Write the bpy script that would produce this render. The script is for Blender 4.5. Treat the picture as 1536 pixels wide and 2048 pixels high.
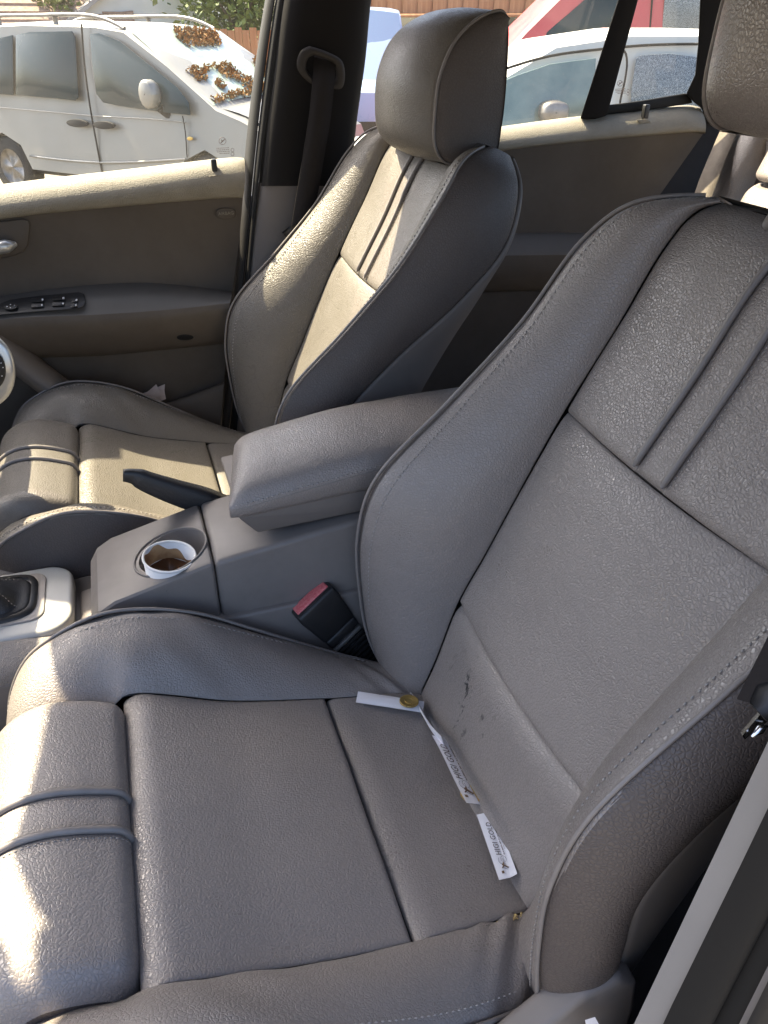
import bpy, bmesh, math, random
import numpy as np
from mathutils import Vector, Matrix
R = math.radians
random.seed(7); rng = np.random.default_rng(7)
sc = bpy.context.scene
for o in list(bpy.data.objects): bpy.data.objects.remove(o)
col = sc.collection

# ---------------------------------------------------------------- camera, sky, sun, exposure
# frame: x to the rear of the car, y across to the driver's side, z up; origin = where the passenger cushion meets its backrest
CAM = np.array([-.256, -.507, .714]); FPX = 1540.; PITCH = R(32.); YAW = R(18.3)
FW = np.array([math.sin(YAW)*math.cos(PITCH), math.cos(YAW)*math.cos(PITCH), -math.sin(PITCH)])
RT = np.array([math.cos(YAW), -math.sin(YAW), 0.]); UP = np.cross(RT, FW)
cd = bpy.data.cameras.new('camera'); cam = bpy.data.objects.new('camera', cd); col.objects.link(cam)
cam.matrix_world = Matrix(((RT[0], UP[0], -FW[0], CAM[0]), (RT[1], UP[1], -FW[1], CAM[1]), (RT[2], UP[2], -FW[2], CAM[2]), (0, 0, 0, 1)))
cd.sensor_fit = 'VERTICAL'; cd.sensor_height = 24.; cd.lens = FPX/2048*24.; cd.clip_start = .02; cd.clip_end = 500
sc.camera = cam
SUN_EL = R(50); SUN_AZ = math.atan2(-.6, .8)
SDIR = Vector((math.sin(SUN_AZ)*math.cos(SUN_EL), math.cos(SUN_AZ)*math.cos(SUN_EL), math.sin(SUN_EL)))
w = bpy.data.worlds.new('World'); sc.world = w; w.use_nodes = True
nt = w.node_tree; bg = nt.nodes['Background']; sky = nt.nodes.new('ShaderNodeTexSky')
sky.sky_type = 'NISHITA'; sky.sun_disc = False; sky.sun_elevation = SUN_EL; sky.sun_rotation = SUN_AZ; sky.dust_density = 4.0; sky.air_density = .8; sky.ozone_density = .7
nt.links.new(sky.outputs[0], bg.inputs[0]); bg.inputs[1].default_value = .15
sd = bpy.data.lights.new('sun', 'SUN'); sd.energy = 5.0; sd.angle = R(.6); sd.color = (1, .85, .60)
so = bpy.data.objects.new('sun', sd); col.objects.link(so); so.rotation_euler = (-SDIR).to_track_quat('-Z', 'Y').to_euler()
sc.view_settings.view_transform = 'Standard'; sc.view_settings.look = 'None'; sc.view_settings.gamma = 1; sc.view_settings.exposure = 1.95
sc.render.engine = 'CYCLES'; sc.cycles.use_denoising = True; sc.cycles.max_bounces = 8; sc.cycles.diffuse_bounces = 5; sc.cycles.transparent_max_bounces = 16
sc.cycles.caustics_reflective = False; sc.cycles.caustics_refractive = False

# ---------------------------------------------------------------- helpers
def PX(px, py, ax, val):
    """point where the ray through photo pixel (px, py) meets the plane coordinate[ax] = val"""
    d = FW*FPX + RT*(px-768) + UP*(1024-py)
    return CAM + d*((val-CAM[ax])/d[ax])
def PXP(px, py, p0, n):
    d = FW*FPX + RT*(px-768) + UP*(1024-py); p0 = np.asarray(p0, float); n = np.asarray(n, float)
    return CAM + d*(((p0-CAM)@n)/(d@n))
def empty(name, loc=(0, 0, 0), rz=0):
    o = bpy.data.objects.new(name, None); col.objects.link(o); o.location = loc; o.rotation_euler = (0, 0, rz); o.empty_display_size = .05
    return o
def tag(o, label, cat, group=None):
    o['label'] = label; o['category'] = cat
    if group: o['group'] = group
    return o
def struct(o): o['kind'] = 'structure'; return o
def mk(name, verts, faces, mat, parent=None, smooth=True):
    me = bpy.data.meshes.new(name); me.from_pydata([tuple(map(float, v)) for v in verts], [], [tuple(int(i) for i in f) for f in faces])
    me.update(); me.materials.append(mat)
    if smooth: me.polygons.foreach_set('use_smooth', [True]*len(me.polygons))
    o = bpy.data.objects.new(name, me); col.objects.link(o)
    if parent: o.parent = parent
    return o
class MB:
    """collects shapes into one mesh"""
    def __init__(s): s.v = []; s.f = []
    def add(s, v, f):
        k = len(s.v); s.v += [tuple(map(float, p)) for p in v]; s.f += [tuple(int(i)+k for i in q) for q in f]; return s
    def grid(s, P, cv=False, cu=False):
        nu, nv = P.shape[:2]; f = []
        for i in range(nu if cu else nu-1):
            for j in range(nv if cv else nv-1):
                f.append((i*nv+j, i*nv+(j+1) % nv, ((i+1) % nu)*nv+(j+1) % nv, ((i+1) % nu)*nv+j))
        return s.add(P.reshape(-1, 3), f)
    def tube(s, pts, r, n=8, caps=True):
        pts = np.asarray(pts, float); m = len(pts); rr = np.broadcast_to(np.asarray(r, float), (m,))
        T = np.gradient(pts, axis=0); T /= np.linalg.norm(T, axis=1)[:, None]+1e-12
        u = np.cross(T[0], (0, 0, 1.)); 
        if np.linalg.norm(u) < .1: u = np.cross(T[0], (1., 0, 0))
        P = np.zeros((m, n, 3)); a = np.arange(n)/n*2*math.pi
        for i in range(m):
            u = u-T[i]*(u@T[i]); u /= np.linalg.norm(u)+1e-12; b = np.cross(T[i], u)
            P[i] = pts[i]+rr[i]*(np.cos(a)[:, None]*u+np.sin(a)[:, None]*b)
        k = len(s.v); s.grid(P, cv=True)
        if caps: s.f += [tuple(k+j for j in range(n)), tuple(k+(m-1)*n+j for j in reversed(range(n)))]
        return s
    def box(s, lo, hi, M=None):
        v = [Vector((x, y, z)) for x in (lo[0], hi[0]) for y in (lo[1], hi[1]) for z in (lo[2], hi[2])]
        if M is not None: v = [M @ p for p in v]
        return s.add(v, [(0, 1, 3, 2), (4, 6, 7, 5), (0, 4, 5, 1), (2, 3, 7, 6), (0, 2, 6, 4), (1, 5, 7, 3)])
    def bm(s):
        b = bmesh.new(); vs = [b.verts.new(p) for p in s.v]
        for q in s.f:
            try: b.faces.new([vs[i] for i in q])
            except ValueError: pass
        return b
    def build(s, name, mat, parent=None, smooth=True, bevel=0, seg=2, auto=None):
        if not bevel: o = mk(name, s.v, s.f, mat, parent, smooth)
        else:
            b = s.bm(); bmesh.ops.recalc_face_normals(b, faces=b.faces)
            ed = [e for e in b.edges if len(e.link_faces) == 2 and e.calc_face_angle(0) > R(28)]
            bmesh.ops.bevel(b, geom=ed, offset=bevel, segments=seg, affect='EDGES', profile=.5, clamp_overlap=True)
            me = bpy.data.meshes.new(name); b.to_mesh(me); b.free(); me.materials.append(mat)
            if smooth: me.polygons.foreach_set('use_smooth', [True]*len(me.polygons))
            o = bpy.data.objects.new(name, me); col.objects.link(o)
            if parent: o.parent = parent
        if auto:
            me = o.data; b = bmesh.new(); b.from_mesh(me)
            for e in b.edges: e.smooth = not (len(e.link_faces) == 2 and e.calc_face_angle(0) > R(auto))
            b.to_mesh(me); b.free()
        return o
def prism(poly, axis, a, b):
    """poly: 2D outline in the two other axes (in order), extruded along axis from a to b"""
    n = len(poly); ot = [i for i in range(3) if i != axis]; v = []
    for t in (a, b):
        for p in poly:
            q = [0, 0, 0]; q[ot[0]], q[ot[1]], q[axis] = p[0], p[1], t; v.append(q)
    f = [tuple(range(n)), tuple(reversed(range(n, 2*n)))]+[(i, i+n, (i+1) % n+n, (i+1) % n) for i in range(n)]
    m = MB(); m.add(v, f); return m
def cr(pts, n, warp=0., t=None):
    """smooth curve through pts, chord-length parameter; warp > 0 gathers samples at both ends"""
    p = np.asarray(pts, float); d = np.sqrt(np.linalg.norm(np.diff(p, axis=0), axis=1))+1e-9; k = np.concatenate([[0], np.cumsum(d)]); k /= k[-1]
    m = np.zeros_like(p); h = np.diff(k)
    if len(p) > 2:
        sl = np.diff(p, axis=0)/h[:, None]; m[1:-1] = (sl[:-1]*h[1:, None]+sl[1:]*h[:-1, None])/(h[1:]+h[:-1])[:, None]; m[0] = 1.5*sl[0]-.5*m[1]; m[-1] = 1.5*sl[-1]-.5*m[-2]
    else: m[:] = p[1]-p[0]
    if t is None:
        t = np.linspace(0, 1, n); t = t*(1-warp)+warp*(.5-.5*np.cos(math.pi*t))
    i = np.clip(np.searchsorted(k, t, side='right')-1, 0, len(p)-2); s = ((t-k[i])/h[i])[:, None]; hh = h[i][:, None]
    return (2*s**3-3*s**2+1)*p[i]+(s**3-2*s**2+s)*hh*m[i]+(-2*s**3+3*s**2)*p[i+1]+(s**3-s**2)*hh*m[i+1]
def lin(pts, n):
    p = np.asarray(pts, float); d = np.linalg.norm(np.diff(p, axis=0), axis=1); k = np.concatenate([[0], np.cumsum(d)])/d.sum(); t = np.linspace(0, 1, n)
    return np.stack([np.interp(t, k, p[:, i]) for i in range(3)], 1)
def surf(rows, nu, nv, wu=.8, wv=.8):
    a = np.stack([cr(r, nv, wv) for r in rows]); n0 = a.shape[0]
    # one shared parameter down the columns so that the grid stays regular
    mid = a[:, nv//2]; d = np.sqrt(np.linalg.norm(np.diff(mid, axis=0), axis=1))+1e-9
    return np.stack([cr(a[:, j], nu, wu) for j in range(nv)], 1)
def normals(P, out):
    du = np.gradient(P, axis=0); dv = np.gradient(P, axis=1); n = np.cross(du, dv); n /= np.linalg.norm(n, axis=2)[..., None]+1e-12
    c = n[n.shape[0]//2, n.shape[1]//2]
    return -n if c @ np.asarray(out, float) < 0 else n
def roll(P, out, edges):
    """turn the borders of a padded panel down into its seams: edges = {'r0': (radius, depth), ...}"""
    N = normals(P, out); drop = np.zeros(P.shape[:2])
    su = np.concatenate([np.zeros((1, P.shape[1])), np.cumsum(np.linalg.norm(np.diff(P, axis=0), axis=2), 0)], 0)
    sv = np.concatenate([np.zeros((P.shape[0], 1)), np.cumsum(np.linalg.norm(np.diff(P, axis=1), axis=2), 1)], 1)
    for k, (r, dep) in edges.items():
        d = {'r0': su, 'r1': su[-1:]-su, 'c0': sv, 'c1': sv[:, -1:]-sv}[k]; q = np.clip(1-d/r, 0, 1)
        drop = np.maximum(drop, dep*(1-np.sqrt(np.clip(1-q*q, 0, 1))))
    return P-N*drop[..., None], N
def wrinkle(P, N, amp, fr, seed):
    g = np.random.default_rng(seed); s = np.zeros(P.shape[:2])
    for k in range(7):
        d = g.normal(size=3)*fr; s += np.sin(P @ d+g.uniform(0, 6.28))/7
    return P+N*(amp*s)[..., None]
def panel(name, P, out, edges, mat, parent, core=None, coff=.006, wr=None):
    if wr: P = wrinkle(P, normals(P, out), *wr)
    Q, N = roll(P, out, edges); m = MB().grid(Q); fl = normals(Q, out)
    me = m.build(name, mat, parent)
    # consistent outward winding
    a, b, c_ = Q[0:2, 0:2][0, 0], Q[0, 1], Q[1, 0]
    cc = np.cross(np.gradient(Q, axis=0)[Q.shape[0]//2, Q.shape[1]//2], np.gradient(Q, axis=1)[Q.shape[0]//2, Q.shape[1]//2])
    if cc @ np.asarray(out, float) > 0: me.data.flip_normals()
    if core is not None: core.grid(P[::3, ::3]-N[::3, ::3]*coff)
    return me
def stitches(path, step, ln, r, off=None):
    """a row of thread stitches lying along a path"""
    p = np.asarray(path, float); d = np.linalg.norm(np.diff(p, axis=0), axis=1); k = np.concatenate([[0], np.cumsum(d)]); m = MB()
    t = np.arange(step/2, k[-1], step); at = lambda q: np.array([np.interp(q, k, p[:, i]) for i in range(3)])
    for q in t:
        a, b = at(max(q-ln/2, 0)), at(min(q+ln/2, k[-1])); c = (a+b)/2; e = b-a; e /= np.linalg.norm(e)+1e-9
        u = np.cross(e, (0.3, .5, .81)); u /= np.linalg.norm(u); v = np.cross(e, u)
        m.add([a]+[c+r*(u*x+v*y) for x, y in ((1, 0), (0, 1), (-1, 0), (0, -1))]+[b], [(0, 1, 2), (0, 2, 3), (0, 3, 4), (0, 4, 1), (5, 2, 1), (5, 3, 2), (5, 4, 3), (5, 1, 4)])
    return m
def copy_tree(o, parent=None):
    c = o.copy(); col.objects.link(c); c.parent = parent
    for ch in list(o.children): copy_tree(ch, c)
    return c
def text_mesh(txt, size, shear=0, extr=.00005, spacing=1.):
    cu = bpy.data.curves.new('t', 'FONT'); cu.body = txt; cu.size = size; cu.shear = shear; cu.extrude = extr; cu.align_x = 'CENTER'; cu.align_y = 'CENTER'; cu.resolution_u = 2; cu.space_character = spacing
    o = bpy.data.objects.new('t', cu); col.objects.link(o); dg = bpy.context.evaluated_depsgraph_get(); me = bpy.data.meshes.new_from_object(o.evaluated_get(dg))
    v = [tuple(p.co) for p in me.vertices]; f = [tuple(p.vertices) for p in me.polygons]
    bpy.data.objects.remove(o); bpy.data.curves.remove(cu); bpy.data.meshes.remove(me)
    m = MB(); m.add(v, f); return m

# ---------------------------------------------------------------- materials
def hexc(c): return tuple(c)+(1,) if len(c) == 3 else c
class MT:
    def __init__(s, name, colr, rough=.5, metal=0, spec=.5, coat=0):
        s.m = bpy.data.materials.new(name); s.m.use_nodes = True; s.n = s.m.node_tree.nodes; s.l = s.m.node_tree.links; s.b = s.n['Principled BSDF']
        s.b.inputs['Base Color'].default_value = hexc(colr); s.b.inputs['Roughness'].default_value = rough; s.b.inputs['Metallic'].default_value = metal
        s.b.inputs['Specular IOR Level'].default_value = spec; s.b.inputs['Coat Weight'].default_value = coat; s.c = colr; s.co = None; s.hs = None
    def coord(s, k='Object'):
        if not s.co: s.co = s.n.new('ShaderNodeTexCoord')
        return s.co.outputs[k]
    def noise(s, scale, detail=4, rough=.55, k='Object', mapscale=None, dist=0):
        t = s.n.new('ShaderNodeTexNoise'); t.inputs['Scale'].default_value = scale; t.inputs['Detail'].default_value = detail; t.inputs['Roughness'].default_value = rough; t.inputs['Distortion'].default_value = dist
        v = s.coord(k)
        if mapscale: mp = s.n.new('ShaderNodeMapping'); mp.inputs['Scale'].default_value = mapscale; s.l.new(v, mp.inputs[0]); v = mp.outputs[0]
        s.l.new(v, t.inputs['Vector']); return t.outputs['Fac']
    def ramp(s, fac, stops):
        r = s.n.new('ShaderNodeValToRGB'); e = r.color_ramp.elements
        while len(e) < len(stops): e.new(.5)
        for q, (p, c) in zip(e, stops): q.position = p; q.color = hexc(c) if not isinstance(c, (int, float)) else (c, c, c, 1)
        s.l.new(fac, r.inputs[0]); return r.outputs[0]
    def mix(s, fac, a, b, mode='MIX'):
        x = s.n.new('ShaderNodeMix'); x.data_type = 'RGBA'; x.blend_type = mode
        for i, q in ((0, fac), (6, a), (7, b)):
            if isinstance(q, (int, float)): x.inputs[i].default_value = q if i == 0 else (q, q, q, 1)
            elif isinstance(q, tuple): x.inputs[i].default_value = hexc(q)
            else: s.l.new(q, x.inputs[i])
        return x.outputs[2]
    def math(s, op, a, b=None, c=None):
        x = s.n.new('ShaderNodeMath'); x.operation = op
        for i, q in enumerate((a, b, c)):
            if q is None: continue
            if isinstance(q, (int, float)): x.inputs[i].default_value = q
            else: s.l.new(q, x.inputs[i])
        return x.outputs[0]
    def col(s, sock): s.l.new(sock, s.b.inputs['Base Color']); return s
    def rgh(s, sock): s.l.new(sock, s.b.inputs['Roughness']); return s
    def bump(s, h, strength=.3, dist=.001):
        b = s.n.new('ShaderNodeBump'); b.inputs['Strength'].default_value = strength; b.inputs['Distance'].default_value = dist; s.l.new(h, b.inputs['Height'])
        if s.hs: s.l.new(s.hs, b.inputs['Normal'])
        s.hs = b.outputs[0]; s.l.new(s.hs, s.b.inputs['Normal']); return s
    def vor(s, scale, feat='DISTANCE_TO_EDGE', rnd=1, dist=None, k='Object'):
        v = s.n.new('ShaderNodeTexVoronoi'); v.feature = feat; v.inputs['Scale'].default_value = scale; v.inputs['Randomness'].default_value = rnd
        src = s.coord(k)
        if dist:
            t = s.n.new('ShaderNodeTexNoise'); t.inputs['Scale'].default_value = dist[0]; t.inputs['Detail'].default_value = 2; s.l.new(src, t.inputs['Vector'])
            a = s.n.new('ShaderNodeVectorMath'); a.operation = 'MULTIPLY_ADD'; a.inputs[1].default_value = (dist[1],)*3; s.l.new(t.outputs['Color'], a.inputs[0]); s.l.new(src, a.inputs[2]); src = a.outputs[0]
        s.l.new(src, v.inputs['Vector']); return v.outputs['Distance']
    def vary(s, scale=6, amt=.12, detail=5):
        f = s.noise(scale, detail); c = np.array(s.c[:3]); s.col(s.ramp(f, [(.25, tuple(c*(1-amt))), (.75, tuple(np.minimum(c*(1+amt), 1)))])); return s

def leather(name, c, spec=.85, grain=290, rough=.25, wear=0., crease=.22, scuffs=False, bstr=.5):
    t = MT(name, c, rough, spec=spec); c = np.array(c)
    f = t.noise(9, 5, .6); cc = t.ramp(f, [(.2, tuple(c*.90)), (.8, tuple(np.minimum(c*1.07, 1)))])
    g = t.vor(grain, dist=(120, .004)); gs = t.ramp(g, [(.0, 0.), (.22, 1.)])
    cc = t.mix(.10, cc, gs, 'MULTIPLY')
    if wear:
        k = t.ramp(t.noise(16, 9, .68), [(.46, 0.), (.74, 1.)]); cc = t.mix(t.math('MULTIPLY', k, wear), cc, (.135, .118, .09))
        k2 = t.ramp(t.vor(26, dist=(20, .05)), [(0, 1.), (.02, 0.)]); k3 = t.ramp(t.noise(6, 2), [(.5, 0.), (.62, 1.)]); cc = t.mix(t.math('MULTIPLY', t.math('MULTIPLY', k2, k3), .55), cc, (.09, .08, .065))
    if scuffs:   # small black ink-like scuffs
        a = t.ramp(t.noise(120, 3, .65, mapscale=(.6, 1, .45)), [(.585, 0.), (.615, 1.)]); vd = t.n.new('ShaderNodeVectorMath'); vd.operation = 'DISTANCE'; vd.inputs[1].default_value = (.03, .055, .075); t.l.new(t.coord(), vd.inputs[0])
        b = t.ramp(vd.outputs['Value'], [(.02, 1.), (.075, 0.)]); k = t.ramp(t.noise(38, 2), [(.5, 0.), (.6, 1.)]); cc = t.mix(t.math('MULTIPLY', t.math('MULTIPLY', a, b), k), cc, (.02, .02, .02))
    t.col(cc)
    rv = t.ramp(t.noise(13, 6, .65), [(.3, rough), (.75, rough+.16)]); t.rgh(t.math('ADD', rv, t.math('MULTIPLY', t.math('SUBTRACT', 1., gs), .2)))
    t.bump(gs, bstr, .0006)
    cr2 = t.ramp(t.vor(38, dist=(24, .03)), [(0, 0.), (.035, 1.)]); m2 = t.ramp(t.noise(5, 3), [(.42, 1.), (.66, 0.)])
    t.bump(t.math('MAXIMUM', cr2, m2), crease, .0008)
    t.bump(t.noise(30, 4), .25, .0015)
    return t.m
M = {}
M['leather'] = leather('grey_leather', (.248, .220, .203))
M['leather_scuffed'] = leather('grey_leather_scuffed', (.248, .220, .203), scuffs=True)
M['leather_worn'] = leather('grey_leather_worn', (.160, .144, .122), spec=.6, wear=.55, crease=.5, rough=.24)
M['leather_driver'] = leather('grey_leather_driver', (.165, .150, .132), spec=.6, wear=.3, crease=.25, rough=.25, bstr=.4)  # worn, and base darkened further to stand for the dim far cabin
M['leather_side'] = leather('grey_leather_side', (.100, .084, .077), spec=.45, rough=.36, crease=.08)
M['core'] = MT('dark_foam', (.07, .064, .06), .9).m
M['piping'] = MT('leather_piping', (.21, .19, .178), .42).vary(60, .1).m
M['thread'] = MT('grey_thread', (.36, .34, .325), .7).m
t = MT('grey_plastic', (.165, .146, .133), .55); t.vary(5, .07); t.bump(t.noise(900, 2), .25, .0004); M['plastic'] = t.m
t = MT('light_grey_plastic', (.33, .315, .30), .45); t.vary(6, .08); t.bump(t.noise(800, 2), .2, .0003); M['plastic_light'] = t.m
t = MT('console_plastic', (.30, .277, .262), .5); f = t.noise(14, 8, .65); t.col(t.ramp(f, [(.25, (.145, .130, .120)), (.45, (.178, .160, .148)), (.75, (.205, .186, .172))])); t.bump(t.noise(1000, 2), .2, .0003); sp = t.ramp(t.vor(85, 'F1'), [(.035, 1.), (.06, 0.)]); ms = t.ramp(t.noise(17, 3), [(.56, 0.), (.62, 1.)]); base = t.b.inputs['Base Color'].links[0].from_socket; t.col(t.mix(t.math('MULTIPLY', sp, ms), base, (.05, .045, .04))); t.rgh(t.ramp(t.noise(22, 6), [(.3, .38), (.7, .6)])); M['console'] = t.m
t = MT('pebbled_plastic', (.30, .272, .25), .5); t.vary(8, .08); t.bump(t.ramp(t.vor(420), [(0, 0.), (.3, 1.)]), .8, .0006); M['pebbled'] = t.m
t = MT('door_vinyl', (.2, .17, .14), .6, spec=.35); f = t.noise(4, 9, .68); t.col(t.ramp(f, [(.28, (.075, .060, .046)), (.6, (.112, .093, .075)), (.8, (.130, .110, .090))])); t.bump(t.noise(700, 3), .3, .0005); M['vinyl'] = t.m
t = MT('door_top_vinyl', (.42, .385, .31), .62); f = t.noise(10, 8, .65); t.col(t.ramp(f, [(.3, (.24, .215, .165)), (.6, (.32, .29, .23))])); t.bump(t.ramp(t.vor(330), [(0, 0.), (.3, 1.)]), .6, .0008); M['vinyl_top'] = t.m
M['armrest_dark'] = MT('armrest_grey', (.105, .098, .090), .5).vary(7, .12).m
t = MT('black_plastic', (.018, .018, .019), .45); t.bump(t.noise(900, 2), .2, .0003); M['black'] = t.m
t = MT('pillar_black', (.014, .013, .013), .75, spec=.15); t.bump(t.noise(600, 2), .2, .0004); M['pillar'] = t.m
M['rubber'] = MT('black_rubber', (.015, .015, .015), .65, spec=.25).m
t = MT('carpet', (.028, .026, .026), .95); t.bump(t.noise(900, 3), .8, .002); M['carpet'] = t.m
M['chrome'] = MT('chrome', (.75, .75, .75), .18, 1).m
M['silver'] = MT('silver_trim', (.55, .55, .53), .32, .6).vary(30, .1).m
M['gear_frame'] = MT('pale_grey_frame', (.50, .50, .48), .4).vary(9, .06).m
M['gear_plate'] = MT('gear_plate', (.33, .305, .285), .5).vary(16, .16).m
t = MT('webbing', (.022, .020, .021), .8, spec=.2); t.bump(t.noise(500, 2, mapscale=(1, .2, 1)), .4, .0005); M['webbing'] = t.m
t = MT('webbing_brown', (.16, .135, .11), .8); t.bump(t.noise(400, 2), .6, .0006); t.vary(60, .2); M['webbing_brown'] = t.m
t = MT('black_leather', (.022, .022, .024), .42); t.bump(t.ramp(t.vor(420), [(0, 0.), (.3, 1.)]), .4, .0004); M['black_leather'] = t.m
t = MT('red_button', (.55, .075, .08), .5); f = t.noise(260, 5, .7); t.col(t.ramp(f, [(.35, (.62, .09, .10)), (.62, (.72, .22, .22))])); M['red'] = t.m
t = MT('white_paper', (.78, .77, .80), .8); t.bump(t.noise(260, 4), .35, .0008); M['paper'] = t.m
M['paper_pink'] = MT('receipt_paper', (.58, .49, .45), .85).vary(60, .12).m
M['ink'] = MT('dark_print', (.045, .025, .022), .7).m
M['ink_brown'] = MT('brown_print', (.16, .10, .06), .7).m
M['ink_grey'] = MT('grey_print', (.30, .29, .31), .7).m
t = MT('brass', (.52, .37, .13), .34, .9); t.bump(t.noise(420, 2), .3, .0003); t.rgh(t.ramp(t.noise(300, 3), [(.3, .25), (.7, .5)])); M['brass'] = t.m
M['cup'] = MT('paper_cup', (.80, .78, .76), .6).m
t = MT('coffee_stain', (.3, .16, .07), .4); f = t.noise(60, 5); t.col(t.ramp(f, [(.35, (.22, .10, .04)), (.6, (.42, .26, .13))])); M['coffee'] = t.m
t = MT('coffee_wet', (.09, .035, .014), .15); M['coffee_wet'] = t.m
t = MT('grey_paint', (.16, .155, .16), .3, .3, coat=.5); M['car_paint'] = t.m
M['white_mark'] = MT('white_mark', (.7, .7, .7), .6).m
M['guide'] = MT('belt_guide', (.045, .042, .042), .6, spec=.3).m
M['headliner'] = MT('headliner', (.14, .133, .124), .9).m
def glass(name, tint=(.94, .97, .95), dust=.013, speck=.25, gloss=.08):
    m = bpy.data.materials.new(name); m.use_nodes = True; n, l = m.node_tree.nodes, m.node_tree.links; n.clear()
    out = n.new('ShaderNodeOutputMaterial'); tr = n.new('ShaderNodeBsdfTransparent'); tr.inputs[0].default_value = hexc(tint); gl = n.new('ShaderNodeBsdfGlossy'); gl.inputs['Roughness'].default_value = .03
    fr = n.new('ShaderNodeFresnel'); fr.inputs[0].default_value = 1.45; mx = n.new('ShaderNodeMixShader'); l.new(fr.outputs[0], mx.inputs[0]); l.new(tr.outputs[0], mx.inputs[1]); l.new(gl.outputs[0], mx.inputs[2])
    df = n.new('ShaderNodeBsdfTranslucent'); df.inputs[0].default_value = (.85, .82, .74, 1)
    co = n.new('ShaderNodeTexCoord'); a = n.new('ShaderNodeTexNoise'); a.inputs['Scale'].default_value = 5; a.inputs['Detail'].default_value = 8; l.new(co.outputs['Object'], a.inputs[0])
    ra = n.new('ShaderNodeValToRGB'); ra.color_ramp.elements[0].position = .35; ra.color_ramp.elements[0].color = (dust*.4,)*3+(1,); ra.color_ramp.elements[1].position = .8; ra.color_ramp.elements[1].color = (dust*2,)*3+(1,); l.new(a.outputs['Fac'], ra.inputs[0])
    b = n.new('ShaderNodeTexVoronoi'); b.inputs['Scale'].default_value = 150; l.new(co.outputs['Object'], b.inputs['Vector']); rb = n.new('ShaderNodeValToRGB'); rb.color_ramp.elements[0].position = .03; rb.color_ramp.elements[0].color = (speck,)*3+(1,); rb.color_ramp.elements[1].position = .085; rb.color_ramp.elements[1].color = (0, 0, 0, 1); l.new(b.outputs['Distance'], rb.inputs[0])
    mm = n.new('ShaderNodeMath'); mm.operation = 'MAXIMUM'; l.new(ra.outputs[0], mm.inputs[0]); l.new(rb.outputs[0], mm.inputs[1])
    m2 = n.new('ShaderNodeMixShader'); l.new(mm.outputs[0], m2.inputs[0]); l.new(mx.outputs[0], m2.inputs[1]); l.new(df.outputs[0], m2.inputs[2]); l.new(m2.outputs[0], out.inputs[0])
    return m
M['glass'] = glass('dusty_glass'); M['glass_clear'] = glass('clear_glass', dust=.01, speck=0)
# ---------------------------------------------------------------- front seats (built once in seat coordinates, then copied for the driver's side)
bS = [(-.012, .146, -.045), (.026, .150, .045), (.056, .153, .135), (.088, .154, .20), (.120, .155, .267), (.170, .157, .366), (.220, .158, .455), (.258, .157, .53), (.284, .155, .562), (.312, .151, .572)]
bR = [(-.004, .215, -.04), (-.031, .235, .03), (-.043, .238, .12), (-.043, .238, .20), (-.022, .238, .268), (.070, .237, .36), (.150, .236, .442), (.212, .232, .527), (.248, .208, .564), (.308, .156, .577)]
bB = [(.036, .238, -.05), (.034, .248, .05), (.029, .252, .11), (.030, .253, .17), (.062, .254, .235), (.140, .254, .312), (.238, .253, .388), (.306, .247, .458), (.332, .222, .522), (.346, .157, .56)]
bH = [(.115, .18, -.06), (.130, .20, .05), (.150, .21, .13), (.172, .215, .19), (.197, .216, .245), (.240, .218, .318), (.292, .218, .395), (.325, .215, .462), (.344, .195, .525), (.352, .15, .56)]
mir = lambda pts: [(x, -y, z) for x, y, z in pts]
def subcurve(pts, n, z0=None, z1=None):
    d = cr(pts, 600); i0 = 0 if z0 is None else int(np.argmin(abs(d[:450, 2]-z0))); i1 = 599 if z1 is None else int(np.argmin(abs(d[:450, 2]-z1)))
    return lin(d[i0:i1+1], n)
def insert_grid(z0, z1, y0, y1, nu, nv, bulge, sag=0., ny=9):
    s = subcurve(bS, 14, z0, z1); rows = []
    for p in s:
        hw = p[1]; ys = [y0 if y0 is not None else -hw, y1 if y1 is not None else hw]
        rows.append([(p[0]-bulge*(1-(y/hw)**2)*.9-.0, y, p[2]-bulge*.43*(1-(y/hw)**2)-sag*(1-(y/hw)**2)) for y in np.linspace(ys[0], ys[1], ny)])
    return surf(rows, nu, nv)
def loft(A, B, n, bul, out, k=6):
    """rows across from curve A to curve B, bulged along out(t)"""
    a, b = cr(A, n), cr(B, n); P = []
    for i in range(n):
        P.append([(a[i]*(1-t)+b[i]*t)+np.asarray(out)*(4*t*(1-t)*bul) for t in np.linspace(0, 1, k)])
    return surf(P, n, 36)
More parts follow.
